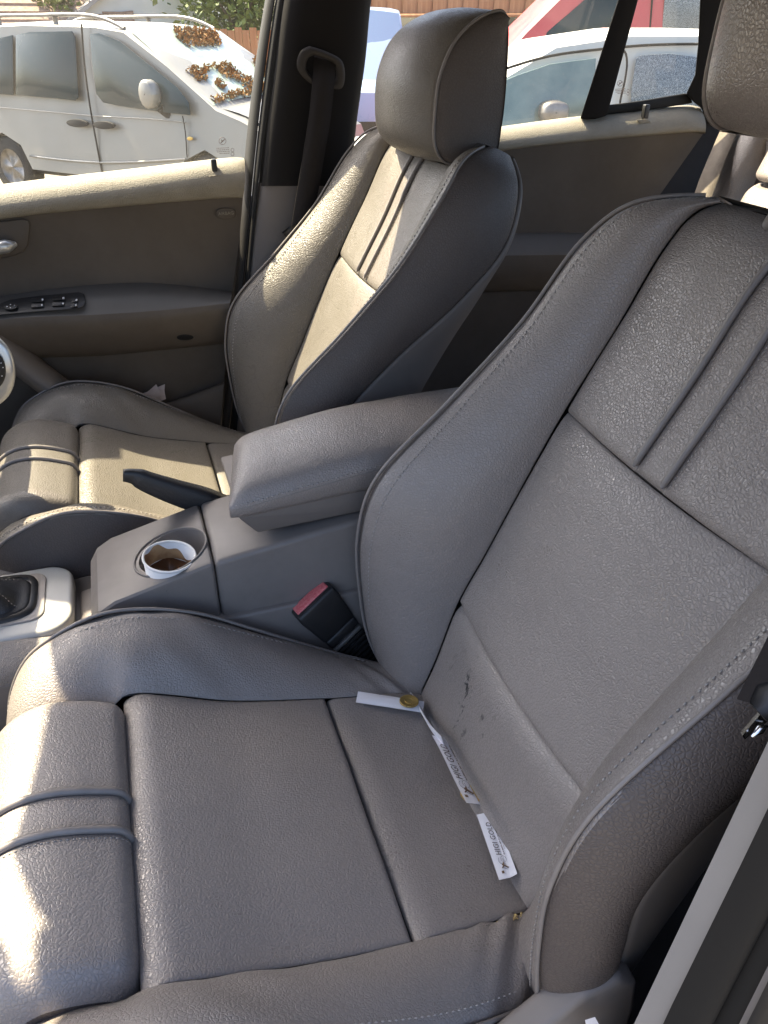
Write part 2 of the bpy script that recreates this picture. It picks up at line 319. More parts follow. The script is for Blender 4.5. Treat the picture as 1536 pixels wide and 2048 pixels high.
def make_front_seat():
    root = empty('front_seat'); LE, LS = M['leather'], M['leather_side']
    # ---- backrest
    core = MB(); parts = []
    BR = empty('backrest')  # replaced below by the foam body mesh
    bpy.data.objects.remove(BR)
    core_holder = mk('backrest', [(0, 0, 0)], [], M['core'], root)
    bk = core_holder
    fwd = (-.9, 0, .43)
    panel('lower_back_panel', insert_grid(None, .135, None, None, 46, 70, .010), fwd, {'r1': (.036, .012), 'c0': (.008, .0022), 'c1': (.008, .0022)}, M['leather_scuffed'], bk, core, coff=.014, wr=(.0012, 30, 1))
    panel('lumbar_panel', insert_grid(.135, .366, None, None, 60, 70, .008), fwd, {'r0': (.008, .003), 'r1': (.055, .0065), 'c0': (.008, .0022), 'c1': (.008, .0022)}, LE, bk, core, coff=.012, wr=(.0024, 18, 2))
    for s in (-1, 1):
        y0, y1 = ((.021, None) if s > 0 else (None, -.021))
        panel('upper_back_panel', insert_grid(.366, None, y0, y1, 64, 40, .006), fwd, {'r0': (.014, .0045), 'c0': (.008, .003), 'c1': (.008, .003)}, LE, bk, core, coff=.012, wr=(.0012, 25, 3))
    panel('centre_strip', insert_grid(.366, None, -.021, .021, 60, 14, .006), fwd, {'r0': (.010, .006), 'c0': (.006, .003), 'c1': (.006, .003)}, LE, bk, core, coff=.004)
    for s in (-1, 1):   # raised welts either side of the strip
        d = subcurve(bS, 60, .366, None); w_ = np.stack([d[:, 0]-.006*.9*.98-.0022, np.full(60, s*.0215), d[:, 2]-.0015], 1)
        MB().tube(w_[1:], np.r_[.0012, np.full(57, .0034), .0012], 8).build('welt', M['piping'], bk)
        q = w_.copy(); q[:, 1] += .0075 if s < 0 else .0075; q[:, 0] -= .0002
        if s < 0: q[:, 1] = -.0295
        stitches(q[2:], .0052, .0034, .0006).build('stitching', M['thread'], bk)
    for s in (-1, 1):
        f_ = (lambda p: p) if s > 0 else mir
        S_, R_, B_, H_ = f_(bS), f_(bR), f_(bB), f_(bH)
        P = loft(S_, R_, 90, .017, (-.62, -s*.78, .0)); panel('back_bolster', P, (-.6, -s*.7, .2), {'c0': (.006, .0008), 'c1': (.016, .006)}, LE, bk, core, wr=(.0018, 20, 5))
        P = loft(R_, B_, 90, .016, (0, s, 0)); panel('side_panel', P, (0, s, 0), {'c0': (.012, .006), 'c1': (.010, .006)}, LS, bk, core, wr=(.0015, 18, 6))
        P = loft(B_, H_, 70, .006, (.3, s, -.2)); panel('back_shell_side', P, (.3, s, 0), {'c0': (.006, .004)}, M['plastic'], bk, core)
        R2 = cr(R_, 160); MB().tube(R2[2:-2], .0020, 8).build('piping', M['piping'], bk)
        Pb = loft(S_, R_, 120, .017, (-.62, -s*.78, .0)); Q, N = roll(Pb, (-.6, -s*.7, .2), {'c0': (.006, .0008), 'c1': (.016, .006)})
        q = Q[3:-8, -9]+N[3:-8, -9]*.0004; stitches(q, .0064, .0046, .00095).build('stitching', M['thread'], bk)
    a = cr(bH, 40); P = np.stack([[(p[0]+.012*math.sin(math.pi*k/12), p[1]*(1-2*k/12), p[2]) for k in range(13)] for p in a]); MB().grid(P).build('back_shell', M['plastic'], bk)
    top = cr(bS, 120)[-1]
    core.grid(np.stack([np.stack([np.linspace((.308, .156*s, .577), (.346, .157*s, .56), 4)]) for s in (-1, 1)])[:, 0])
    bk.data = core.bm_mesh('backrest', M['core'])
    # top cap between insert and shell
    e = [(.312, .572), (.335, .570), (.350, .556)]; P = np.stack([[(x, y, z-.004*abs(y/.15)**3) for y in np.linspace(-.153, .153, 15)] for x, z in e]); MB().grid(surf(P, 12, 30, 0, 0)).build('top_cap', LE, bk)
    # ---- cushion
    core = MB(); cu = mk('cushion', [(0, 0, 0)], [], M['core'], root)
    cS = [(.04, .140, -.012), (.0, .149, .004), (-.111, .155, .026), (-.22, .157, .055), (-.333, .160, .097), (-.352, .156, .086), (-.40, .153, .088), (-.445, .150, .070), (-.464, .146, .03), (-.470, .144, -.02)]
    cR = [(.04, .205, -.02), (-.02, .222, -.004), (-.10, .238, .033), (-.183, .245, .084), (-.24, .247, .120), (-.30, .248, .142), (-.35, .248, .147), (-.40, .247, .131), (-.437, .243, .108), (-.466, .235, .058), (-.476, .228, -.02)]
    cB = [(.045, .235, -.07), (-.02, .252, -.06), (-.10, .258, -.055), (-.20, .262, -.05), (-.30, .263, -.05), (-.38, .262, -.05), (-.43, .257, -.055), (-.458, .248, -.06), (-.47, .24, -.07)]
    def cush(x0, x1, n, nv, bul, hw=None, dz=0.):
        d = cr(cS, 600)[:470]; i0, i1 = int(np.argmin(abs(d[:, 0]-x0))), int(np.argmin(abs(d[:, 0]-x1))); s = lin(d[i0:i1+1], 12); rows = []
        for p in s: rows.append([(p[0], y*p[1], p[2]+dz+bul*(1-y*y)) for y in np.linspace(-1, 1, 9)])
        return surf(rows, n, nv)
    panel('rear_cushion_panel', cush(.035, -.110, 46, 70, -.002), (0, 0, 1), {'r1': (.028, .0085), 'c0': (.008, .0022), 'c1': (.008, .0022)}, LE, cu, core, coff=.012, wr=(.0032, 24, 8))
    panel('seat_panel', cush(-.112, -.3385, 60, 80, .004), (0, 0, 1), {'r0': (.008, .0045), 'r1': (.036, .012), 'c0': (.008, .0022), 'c1': (.008, .0022)}, LE, cu, core, coff=.013, wr=(.0030, 20, 9))
    # thigh support: a separate padded block with two welts
    tp = [(-.340, .040), (-.336, .082), (-.342, .104), (-.360, .114), (-.40, .126), (-.435, .123), (-.462, .103), (-.476, .06), (-.478, -.04)]
    def thigh(y0, y1, nv, hw=.159):
        rows = []
        for x, z in tp:
            row = []
            for y in np.linspace(y0, y1, 11):
                k = max(0, (abs(y)-hw*.80)/(hw*.20)); row.append((x+(.020*k**2 if x < -.43 else (-.010*k**3 if x > -.36 else 0)), y, z-.024*k**3*(1 if z > .05 else .3)))
            rows.append(row)
        return surf(rows, 70, nv)
    for s in (-1, 1):
        y0, y1 = (.021, .159) if s > 0 else (-.159, -.021)
        P = thigh(y0, y1, 40); panel('thigh_support_panel', P, (0, 0, 1), {'c0' if s > 0 else 'c1': (.008, .005)}, LE, cu, core, wr=(.0012, 25, 10))
        # block ends
        E_ = thigh(y0, y1, 40)[:, -1 if s > 0 else 0]; cen = np.array([-.41, s*.160, .03])
        MB().grid(np.stack([E_, E_*.5+cen*.5, np.repeat(cen[None], len(E_), 0)])).build('thigh_support_end', LS, cu)
    P = thigh(-.021, .021, 14); panel('thigh_support_strip', P, (0, 0, 1), {'c0': (.006, .0035), 'c1': (.006, .0035)}, LE, cu, core, coff=.004)
    for s in (-1, 1):
        P = thigh(s*.0215, s*.0215+1e-4, 4)[:, 0]; N = P*0; P = P+np.array([0, 0, .0015]); MB().tube(P[4:], .0036, 8).build('welt', M['piping'], cu)
        q = thigh(-.0295, -.0294, 4)[6:-14, 0]+np.array([0, 0, .0004])
        if s < 0: stitches(q, .0052, .0034, .0006).build('stitching', M['thread'], cu)
    for s in (-1, 1):
        f_ = (lambda p: p) if s > 0 else mir
        P = loft(f_(cS), f_(cR), 90, .012, (0, -s*.3, .9)); Nn = normals(P, (0, -s*.3, .9)); P = P+Nn*(.0032*np.exp(-((P[..., 0]+.005)/.05)**2)*np.sin(230*P[..., 0]+160*abs(P[..., 1]))+.0016*np.exp(-((P[..., 0]+.30)/.12)**2)*np.sin(70*P[..., 0]+95*P[..., 1])*np.sin(31*P[..., 0]))[..., None]; panel('cushion_bolster', P, (0, -s*.3, .9), {'c0': (.006, .0008), 'c1': (.014, .006)}, LE, cu, core, wr=(.0028, 24, 12))
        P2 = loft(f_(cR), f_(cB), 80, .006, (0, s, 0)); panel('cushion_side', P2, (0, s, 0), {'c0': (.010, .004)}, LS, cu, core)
        MB().tube(cr(f_(cR), 120)[4:-2]+np.array([0, 0, -.001]), .0022, 8).build('piping', M['piping'], cu)
        Pb = loft(f_(cS), f_(cR), 120, .012, (0, -s*.3, .9)); Q, N = roll(Pb, (0, -s*.3, .9), {'c0': (.006, .0008), 'c1': (.014, .006)}); q = Q[10:-10, -9]+N[10:-10, -9]*.0004
        stitches(q, .0064, .0046, .0009).build('stitching', M['thread'], cu)
    core.box((-.44, -.22, -.10), (.03, .22, -.03)); cu.data = core.bm_mesh('cushion', M['core'])
    # ---- headrest
    hd = MB(); E0 = [(.300, .548), (.262, .552), (.246, .572), (.244, .62), (.250, .662), (.270, .702), (.302, .728), (.336, .737), (.345, .728)]
    M0 = [(.300, .545), (.240, .552), (.208, .578), (.202, .62), (.206, .66), (.226, .70), (.262, .728), (.312, .742), (.345, .736)]
    hw = .116; rows = []
    for (ex, ez), (mx, mz) in zip(E0, M0):
        rows.append([(mx+(ex-mx)*abs(u)**2.3, u*hw, mz+(ez-mz)*abs(u)**2.3) for u in np.linspace(-1, 1, 11)])
    hp = mk('headrest', [(0, 0, 0)], [], M['core'], root); core = MB()
    panel('headrest_front', surf(rows, 60, 60), (-1, 0, .2), {'c0': (.010, .004), 'c1': (.010, .004)}, LE, hp, core, wr=(.001, 25, 14))
    e = cr(E0, 50); rr = cr([(.318, 0, .546), (.338, 0, .552), (.347, 0, .60), (.349, 0, .66), (.347, 0, .71), (.345, 0, .728)], 50)
    e3 = np.stack([e[:, 0], e[:, 0]*0, e[:, 1]], 1)
    for s in (-1, 1):
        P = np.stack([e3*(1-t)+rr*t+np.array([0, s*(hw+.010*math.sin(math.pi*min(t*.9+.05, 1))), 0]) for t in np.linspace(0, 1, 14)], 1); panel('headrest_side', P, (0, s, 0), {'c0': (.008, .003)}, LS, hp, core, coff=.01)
        pp = e3+np.array([-.0005, s*hw, 0]); MB().tube(pp[2:-1], .0022, 6).build('piping', M['piping'], hp)
        MB().tube([(.315, s*.065, .53), (.318, s*.065, .60)] if False else [(.305, s*.062, .46), (.318, s*.062, .58)], .006, 12).build('headrest_post', M['chrome'], hp)
        MB().tube([(.304, s*.062, .560), (.306, s*.062, .580)], [.017, .013], 14).build('post_collar', M['plastic'], bk)
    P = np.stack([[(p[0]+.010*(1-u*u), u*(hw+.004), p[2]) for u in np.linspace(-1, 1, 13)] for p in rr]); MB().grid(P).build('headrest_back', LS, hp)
    P = np.stack([[(x, u*(hw-.004), .5475) for u in np.linspace(-1, 1, 9)] for x in np.linspace(.262, .335, 5)]); MB().grid(P).build('headrest_underside', LE, hp)
    hp.data = core.bm_mesh('headrest', M['core'])
    # ---- base trim both sides and runners
    poly = [(-.46, -.16), (-.46, -.075), (-.30, -.06), (-.14, -.045), (-.06, .03), (-.01, .075), (.022, .082), (.040, .066), (.046, .02), (.046, -.16)]
    for s in (-1, 1):
        prism(poly if s < 0 else [(-.46, -.16), (-.46, -.075), (-.30, -.065), (.03, -.075), (.046, -.16)], 1, s*.236, s*.264).build('base_trim', M['plastic'], root, bevel=.006, seg=3)
        MB().box((-.45, s*.19-.02, -.30), (.12, s*.19+.02, -.27)).build('seat_rail', M['black'], root)
    MB().box((-.40, -.22, -.27), (.05, .22, -.12)).build('seat_pan', M['black'], root)
    return root
def bm_mesh(self, name, mat):
    me = bpy.data.meshes.new(name); me.from_pydata(self.v, [], self.f); me.update(); me.materials.append(mat); me.polygons.foreach_set('use_smooth', [True]*len(me.polygons)); return me
MB.bm_mesh = bm_mesh
seat = make_front_seat()
tag(seat, 'light grey leather front seat strewn with white paper sachets, headrest raised', 'car seat', 'front seats')
DX, DY = -.050, .74
dseat = copy_tree(seat); dseat.location = (DX, DY, 0)
tag(dseat, 'creased and grimy grey leather front seat with headrest pushed down, behind the steering wheel', 'car seat', 'front seats')
for o in dseat.children_recursive:
    if o.type == 'MESH' and o.data.materials and o.material_slots:
        nm = o.data.materials[0].name
        if nm.startswith('grey_leather') and not nm.endswith('side'):
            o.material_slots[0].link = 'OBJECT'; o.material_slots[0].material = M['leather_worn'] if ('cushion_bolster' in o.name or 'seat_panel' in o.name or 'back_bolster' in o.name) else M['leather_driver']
for o in seat.children:
    if o.name.startswith('headrest'):
        o.location = (-.006, 0, .092)
# ---------------------------------------------------------------- cabin: floor, roof, pillars (the setting)
def pxgrid(rows, nu, nv, wu=0., wv=0.): return surf([[PX(x, y, 1, Y) for x, y in pts] for Y, pts in rows], nu, nv, wu, wv)
FL = -.33
def rrect_(x0, x1, y0, y1, r, n=6):
    p = []
    for cx, cy, a0 in ((x1-r, y1-r, 0), (x0+r, y1-r, 90), (x0+r, y0+r, 180), (x1-r, y0+r, 270)):
        for k in range(n+1): a = R(a0+90*k/n); p.append((cx+r*math.cos(a), cy+r*math.sin(a)))
    return p
struct(MB().box((-1.0, -.33, FL-.03), (1.3, 1.08, FL)).build('cabin_floor', M['carpet'], smooth=False))
struct(MB().box((-.42, .27, FL), (.55, .47, -.12)).build('transmission_tunnel', M['carpet'], bevel=.04, seg=4))
# roof: a gently crowned shell, its front edge the windscreen header
RZ = .87
def roofz(x, y): return RZ+.05*(1-((y-.37)/.62)**2)+.01*(1-((x-.3)/1.0)**2)
P = np.array([[(x, y, roofz(x, y)) for y in np.linspace(-.22, .955, 72)] for x in np.r_[-.80, np.linspace(-.72, 1.25, 23)]])
# front edge bulges off centre, shaped to cast the shade edge on the seat
for j in range(72): P[0, j, 0] = np.interp(P[0, j, 1], [-.22, .37, .40, .435, .50, .58, .69, .95], [-.745, -.777, -.779, -.804, -.829, -.812, -.796, -.775])
m = MB().grid(P); m.grid(P+np.array([0, 0, .035])); n0 = 24*72
for a in range(71): m.f += [(a, a+1, n0+a+1, n0+a), (23*72+a, 23*72+a+1, n0+23*72+a+1, n0+23*72+a)]
for a in range(23): m.f += [(a*72, (a+1)*72, n0+(a+1)*72, n0+a*72), (a*72+71, (a+1)*72+71, n0+(a+1)*72+71, n0+a*72+71)]
struct(m.build('cabin_roof', M['headliner']))
struct(MB().grid(np.array([[(x, y, roofz(x, y)+.042) for y in np.linspace(-.232, .967, 20)] for x in np.linspace(-.80, 1.26, 20)])).build('roof_panel', M['car_paint']))
for y in (-.228, .963): struct(MB().tube([(x, y, roofz(x, y)+.018) for x in np.linspace(-.80, 1.26, 20)], .026, 10).build('roof_rail', M['car_paint']))
for s, y0, y1 in ((1, .95, 1.06), (-1, -.215, -.33)):
    MB().tube([(-.79, y0, RZ+.005), (-1.0, (y0*.6+y1*.4), .72), (-1.32, y1, .45)], .034, 10).build('windscreen_pillar', M['pillar'])['kind'] = 'structure'
wsP = np.array([[(-.83-.55*u+.02*((y-.37)/.6)**2, y+(y-.37)*.14*u, RZ+.03-.46*u) for y in np.linspace(-.2, .93, 12)] for u in np.linspace(0, 1, 8)])
g = MB().grid(wsP).build('windscreen', M['glass_clear']); tag(g, 'raked clear windscreen ahead of the front seats', 'windscreen')
# sun visors folded up under the roof
for k, (y0, y1, lb) in enumerate(((.44, .92, 'padded grey sun visor folded up over the steering wheel'), (-.17, .385, 'padded grey sun visor folded up ahead of the sachet-strewn seat'))):
    v = MB(); p = [(-.775, RZ-.018), (-.775, RZ-.002), (-.60, RZ+.012), (-.60, RZ-.006)]; v = prism([(x, z) for x, z in p], 1, y0, y1).build('sun_visor', M['headliner'], bevel=.006); tag(v, lb, 'sun visor', 'sun visors')
rm = empty('rear_view_mirror', (-.80, .24, .83)); prism(rrect_(-.135, .135, -.034, .034, .022), 0, -.012, .010).build('mirror_body', M['black'], rm, bevel=.004); MB().tube([(-.01, .06, .02), (-.03, .06, .075)], .010, 8).build('mirror_stem', M['black'], rm); tag(rm, 'black rear view mirror hanging below the roof between the sun visors', 'mirror')
# dashboard and bulkhead
poly = [(-1.35, .44), (-1.0, .42), (-.86, .36), (-.80, .24), (-.82, .10), (-.95, -.05), (-.98, FL), (-1.35, FL)]
tag(prism(poly, 1, -.30, 1.06).build('dashboard', M['plastic'], bevel=.02, seg=3), 'wide grey dashboard under the windscreen', 'dashboard')
struct(MB().box((1.32, -.33, FL), (1.36, 1.08, .45)).build('boot_wall', M['carpet']))
# near side: sill, rear door panel, pillar
struct(MB().box((-1.0, -.42, FL-.06), (1.2, -.325, -.20)).build('door_sill', M['black'], bevel=.012))
# ---------------------------------------------------------------- passenger-side centre pillar with its trim and seals, at the open door
pil = empty('door_pillar', (0.1, -.34, FL)); off = np.array([-.1, .34, -FL])
def vstrip(name, e0, e1, Y0, Y1, mat, th=.01, n=12, bul=.0):
    a = lin([PX(*q, 1, Y0) for q in e0], n); b = lin([PX(*q, 1, Y1) for q in e1], n); P = np.stack([a*(1-t)+b*t+np.array([0, -bul*4*t*(1-t), 0]) for t in np.linspace(0, 1, 8)], 1)+off
    return MB().grid(P).build(name, mat, pil)
vstrip('trim_panel', [(1640, 1250), (1536, 1484), (1268, 2048), (1050, 2500)], [(1800, 1050), (1536, 1618), (1325, 2048), (1120, 2500)], -.300, -.318, M['plastic_light'], bul=.004)
vstrip('trim_return', [(1640, 1250), (1536, 1484), (1268, 2048), (1050, 2500)], [(1700, 1300), (1600, 1520), (1330, 2100), (1110, 2560)], -.300, -.26, M['pillar'])
vstrip('door_seal', [(1800, 1050), (1536, 1618), (1325, 2048), (1120, 2500)], [(1900, 1150), (1536, 1810), (1418, 2048), (1200, 2500)], -.322, -.335, M['rubber'], bul=.012)
vstrip('door_seal', [(1900, 1150), (1536, 1810), (1418, 2048), (1200, 2500)], [(1980, 1250), (1536, 1930), (1478, 2048), (1260, 2500)], -.337, -.350, M['rubber'], bul=.008)
ja = lin([PX(*q, 1, -.352) for q in [(1980, 1250), (1536, 1930), (1478, 2048), (1260, 2500)]], 16); P = np.stack([ja, ja+np.array([.012, -.006, 0]), ja+np.array([.05, -.022, 0]), ja+np.array([.14, -.034, 0]), ja+np.array([.20, -.036, 0])], 1)+off; MB().grid(P).build('painted_jamb', M['car_paint'], pil)
tag(pil, 'grey trimmed pillar with black rubber seals at the open door beside the sachet-strewn seat', 'door pillar')
struct(MB().box((.03, -.36, FL-.05), (.22, -.335, .90)).build('pillar_body', M['black']))
# closed rear door on the near side, seen only from inside the cabin
struct(MB().box((.22, -.40, FL), (1.2, -.36, .48)).build('near_rear_door', M['plastic'], bevel=.01))
# ---------------------------------------------------------------- driver's door
Yd = 1.08
dd = empty('front_door', (-.4, 1.10, FL)); doff = np.array([.4, -1.10, -FL])
def dpart(name, rows, mat, parent=None, nu=24, nv=60, root=dd, of=doff):
    P = pxgrid(rows, nu, nv)+of; o = MB().grid(P).build(name, mat, parent or root)
    return o
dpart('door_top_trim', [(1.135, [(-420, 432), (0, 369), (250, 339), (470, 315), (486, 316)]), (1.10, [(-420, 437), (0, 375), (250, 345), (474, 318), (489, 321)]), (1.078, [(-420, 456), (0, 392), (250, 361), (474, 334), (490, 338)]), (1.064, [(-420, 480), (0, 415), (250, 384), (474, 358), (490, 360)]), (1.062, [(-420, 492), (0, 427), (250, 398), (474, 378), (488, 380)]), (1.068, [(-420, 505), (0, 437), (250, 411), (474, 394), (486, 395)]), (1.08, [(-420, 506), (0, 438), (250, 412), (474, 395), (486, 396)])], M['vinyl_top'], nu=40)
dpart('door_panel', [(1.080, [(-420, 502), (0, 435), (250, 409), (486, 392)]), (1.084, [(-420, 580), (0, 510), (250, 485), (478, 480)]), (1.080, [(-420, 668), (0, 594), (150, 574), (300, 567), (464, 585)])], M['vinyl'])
arm = dpart('door_armrest', [(1.082, [(-420, 668), (0, 592), (150, 572), (300, 565), (464, 583)]), (1.068, [(-420, 672), (0, 597), (150, 578), (300, 571), (464, 585)]), (1.03, [(-420, 690), (0, 613), (150, 599), (300, 591), (463, 592)]), (1.006, [(-420, 710), (0, 633), (200, 622), (330, 613), (461, 601)]), (1.000, [(-420, 716), (0, 640), (200, 629), (330, 620), (460, 606)])], M['armrest_dark'], nu=40)
dpart('armrest_face', [(1.000, [(-420, 716), (0, 640), (200, 629), (330, 620), (460, 606)]), (.996, [(-420, 730), (0, 655), (200, 645), (330, 634), (459, 618)]), (1.006, [(-420, 760), (0, 688), (200, 678), (330, 664), (457, 650)]), (1.035, [(-420, 780), (0, 716), (200, 708), (330, 696), (455, 683)]), (1.065, [(-420, 782), (0, 720), (200, 711), (330, 699), (454, 686)])], M['vinyl'], nu=40)
dpart('lower_panel', [(1.066, [(-420, 790), (0, 719), (200, 710), (330, 698), (454, 685)]), (1.072, [(-420, 860), (0, 800), (250, 790), (449, 752)]), (1.075, [(-420, 1100), (0, 1000), (250, 960), (436, 900)])], M['vinyl'])
dpart('door_pocket', [(1.052, [(120, 880), (200, 848), (270, 824), (350, 800), (448, 764)]), (1.046, [(120, 882), (200, 850), (270, 826), (350, 802), (448, 766)]), (1.040, [(120, 890), (200, 858), (270, 834), (350, 810), (447, 775)]), (1.030, [(120, 1000), (200, 960), (300, 930), (350, 920), (437, 895)]), (1.06, [(120, 1060), (200, 1040), (300, 1020), (350, 1000), (430, 980)])], M['vinyl'], nu=30)
def pxplate(name, pts, Y, mat, parent, of=doff, th=.004, n=None, bevel=.0012):
    """flat plate with the outline pts on the plane y = Y (or a function of the pixel), standing th proud towards the cabin"""
    f = Y if callable(Y) else (lambda x, y: Y)
    a = [PX(x, y, 1, f(x, y)) for x, y in pts]; b = [PX(x, y, 1, f(x, y)-th) for x, y in pts]; k = len(a)
    m = MB(); m.add(a+b, [tuple(range(k)), tuple(reversed(range(k, 2*k)))]+[(i, i+k, (i+1) % k+k, (i+1) % k) for i in range(k)])
    m.v = [tuple(np.array(p)+of) for p in m.v]
    return m.build(name, mat, parent, bevel=bevel, seg=2)
def ell(cx, cy, a, b, n=20, rot=0, p=2.): 
    r = []
    for k in range(n):
        t = 2*math.pi*k/n; c, s = math.cos(t), math.sin(t); x = a*math.copysign(abs(c)**(2/p), c); y = b*math.copysign(abs(s)**(2/p), s)
        r.append((cx+x*math.cos(rot)-y*math.sin(rot), cy+x*math.sin(rot)+y*math.cos(rot)))
    return r
def rowY(rows, x, y): return float(np.interp(y, [np.interp(x, [p[0] for p in pts], [p[1] for p in pts]) for Y, pts in rows], [Y for Y, pts in rows]))
ARM = [(1.082, [(-420, 668), (0, 592), (150, 572), (300, 565), (464, 583)]), (1.068, [(-420, 672), (0, 597), (150, 578), (300, 571), (464, 585)]), (1.03, [(-420, 690), (0, 613), (150, 599), (300, 591), (463, 592)]), (1.006, [(-420, 710), (0, 633), (200, 622), (330, 613), (461, 601)]), (1.000, [(-420, 716), (0, 640), (200, 629), (330, 620), (460, 606)])]
FACE = [(1.000, [(-420, 716), (0, 640), (200, 629), (330, 620), (460, 606)]), (.996, [(-420, 730), (0, 655), (200, 645), (330, 634), (459, 618)]), (1.006, [(-420, 760), (0, 688), (200, 678), (330, 664), (457, 650)]), (1.035, [(-420, 780), (0, 716), (200, 708), (330, 696), (455, 683)])]
ledge = lambda x, y: rowY(ARM, x, y)-.003
sw = pxplate('switch_panel', [(-60, 618), (0, 607), (20, 599), (80, 591), (158, 584), (168, 588), (171, 600), (168, 612), (158, 617), (60, 624), (0, 629), (-60, 634)], lambda x, y: ledge(x, y)-.003, M['black'], dd, th=.004)
for cx, cy in ((80, 600), (79, 611), (122, 597), (121, 608), (148, 601), (147, 611)):
    b = pxplate('window_switch', [(cx-17 if cx < 140 else cx-5, cy-4), (cx+8, cy-5), (cx+8, cy+3), (cx-17 if cx < 140 else cx-5, cy+4)], lambda x, y: ledge(x, y)-.006, M['black'], sw, th=.004, bevel=.0008)
    if cy < 612: pxplate('switch_mark', ell(cx+5, cy-1, 2.2, 2.2, 8), lambda x, y: ledge(x, y)-.0105, M['white_mark'], sw, th=.0004, bevel=0)
pxplate('mirror_dial', ell(21, 612, 14, 7), lambda x, y: ledge(x, y)-.006, M['black'], sw, th=.004)
for cx, cy in ((14, 613), (21, 609), (29, 611), (21, 615)): pxplate('switch_mark', ell(cx, cy, 1.4, 1.2, 8), lambda x, y: ledge(x, y)-.0105, M['white_mark'], sw, th=.0004, bevel=0)
pxplate('handle_surround', [(-90, 456), (-40, 448), (46, 438), (57, 441), (60, 452), (56, 490), (48, 503), (30, 511), (-40, 525), (-90, 536)], 1.079, M['vinyl'], dd, th=.005, bevel=.002)
hl = MB().tube(cr([PX(-60, 500, 1, 1.066), PX(-20, 498, 1, 1.058), PX(15, 492, 1, 1.056), PX(32, 488, 1, 1.062)], 20)+doff, np.r_[np.linspace(.010, .012, 14), np.linspace(.012, .004, 6)], 12).build('door_handle', M['silver'], dd)
pxplate('oval_badge', ell(452, 427, 20, 11, 24, 0, 2.6), 1.081, M['vinyl'], dd, th=.0035)
tm = text_mesh('AIRBAG', .0085, extr=.0006); c = PX(452, 427, 1, 1.0768); tm.v = [tuple(np.array([c[0]+p[0], c[1]-p[2], c[2]+p[1]])+doff) for p in tm.v]; tm.build('badge_lettering', M['vinyl_top'], dd, smooth=False)
pxplate('oval_lamp', ell(370, 675, 17, 6, 20), lambda x, y: rowY(FACE, x, y)-.002, M['black'], dd, th=.003)
# lock pin, its bezel
pxplate('lock_bezel', [(417, 352), (441, 349), (446, 357), (420, 361)], 1.073, M['vinyl_top'], dd, th=.006)
MB().box((-.005, -.005, -.01), (.005, .005, .026)).build('lock_pin', M['black'], dd, bevel=.002).location = tuple(PX(430, 348, 1, 1.078)+doff)
tag(dd, 'driver door trim with switch panel, armrest and map pocket, dusty on its sunlit top', 'car door', 'doors on the driver side')
# door mirror and its sail panel outside the driver's window
dm = empty('door_mirror', (-.70, 1.14, .50)); m = MB(); prs = [(.0, .05), (.02, .75), (.06, 1.), (.16, 1.), (.23, .86), (.25, .05)]
m.grid(np.array([[(.075*s*math.copysign(abs(math.cos(a))**.7, math.cos(a)), y, .13+.115*s*math.copysign(abs(math.sin(a))**.7, math.sin(a))) for a in np.linspace(0, 2*math.pi, 29)] for y, s in prs])); m.build('housing', M['car_paint'], dm); prism([(-.30, -.06), (.10, -.04), (.09, .02), (-.02, .15)], 1, -.03, 0).build('sail_panel', M['black'], dm, bevel=.004)
tag(dm, 'dark door mirror on the outside of the driver door', 'door mirror')
sh0 = MB().box((-1.1, 1.150, FL), (.16, 1.175, .43)); sh0.v = [tuple(np.array(p)+doff) for p in sh0.v]; sh0.build('outer_skin', M['black'], dd)
# window glass and the marks etched into it
gq = [PX(-700, 470, 1, 1.125), PX(498, 318, 1, 1.125), PX(580, -170, 1, 1.07), PX(-900, -60, 1, 1.07)]
m = MB(); m.add(gq, [(0, 1, 2, 3)]); wn = m.build('door_window', M['glass'], smooth=False); tag(wn, 'dusty side window above the driver door trim, with small etched marks in its lower corner', 'window pane', 'side windows')
def etched(cx, cy, s, par, Y, flip=1):
    q = MB(); q.tube([PX(cx+s*7*math.cos(t), cy-s*14+s*7*math.sin(t), 1, Y) for t in np.linspace(0, 2*math.pi, 22)], .0005, 5); q.tube([PX(cx-s*3.5, cy-s*10.5, 1, Y), PX(cx+s*4.5, cy-s*17.5, 1, Y)], .0009, 5); q.tube([PX(cx-s*3, cy-s*16.5, 1, Y), PX(cx, cy-s*14, 1, Y)], .0007, 5)
    g = random.Random(3)
    for k, (x0, x1) in enumerate(((-12, 14), (-12, 14), (-11, 14), (-6, 14))):
        x = x0
        while x < x1:
            l_ = g.uniform(1.2, 4); q.tube([PX(cx+s*x, cy+s*(k*3.6-.05*x), 1, Y), PX(cx+s*min(x+l_, x1), cy+s*(k*3.6-.05*x), 1, Y)], .00055, 4); x += l_+.9
    for k in range(2): q.tube([PX(cx+s*(20+3*math.cos(t)), cy+s*(4+k*8)+s*3.6*math.sin(t), 1, Y) for t in np.linspace(0, 2*math.pi, 14)], .0004, 4)
    q.build('etched_marks', M['ink'], par, smooth=False)
etched(445, 296, 1.0, wn, 1.1225); 
# paper tucked in the pocket
pp = MB(); P = pxgrid([(1.062, [(246, 806), (290, 786), (330, 768)]), (1.058, [(250, 812), (296, 792), (329, 780)]), (1.052, [(262, 828), (300, 812), (332, 798)])], 8, 10); g = np.random.default_rng(2); P[..., 1] += g.normal(0, .0014, P.shape[:2])
o = MB().grid(P).build('folded_receipt', M['paper_pink']); P2 = pxgrid([(1.060, [(246, 804), (280, 792), (312, 767)]), (1.056, [(262, 822), (300, 808), (322, 786)])], 5, 8); P2[..., 1] -= .004
MB().grid(P2).build('receipt_fold', M['paper_pink'], o); tag(o, 'crumpled pinkish paper slip tucked in the driver door pocket', 'paper slip')
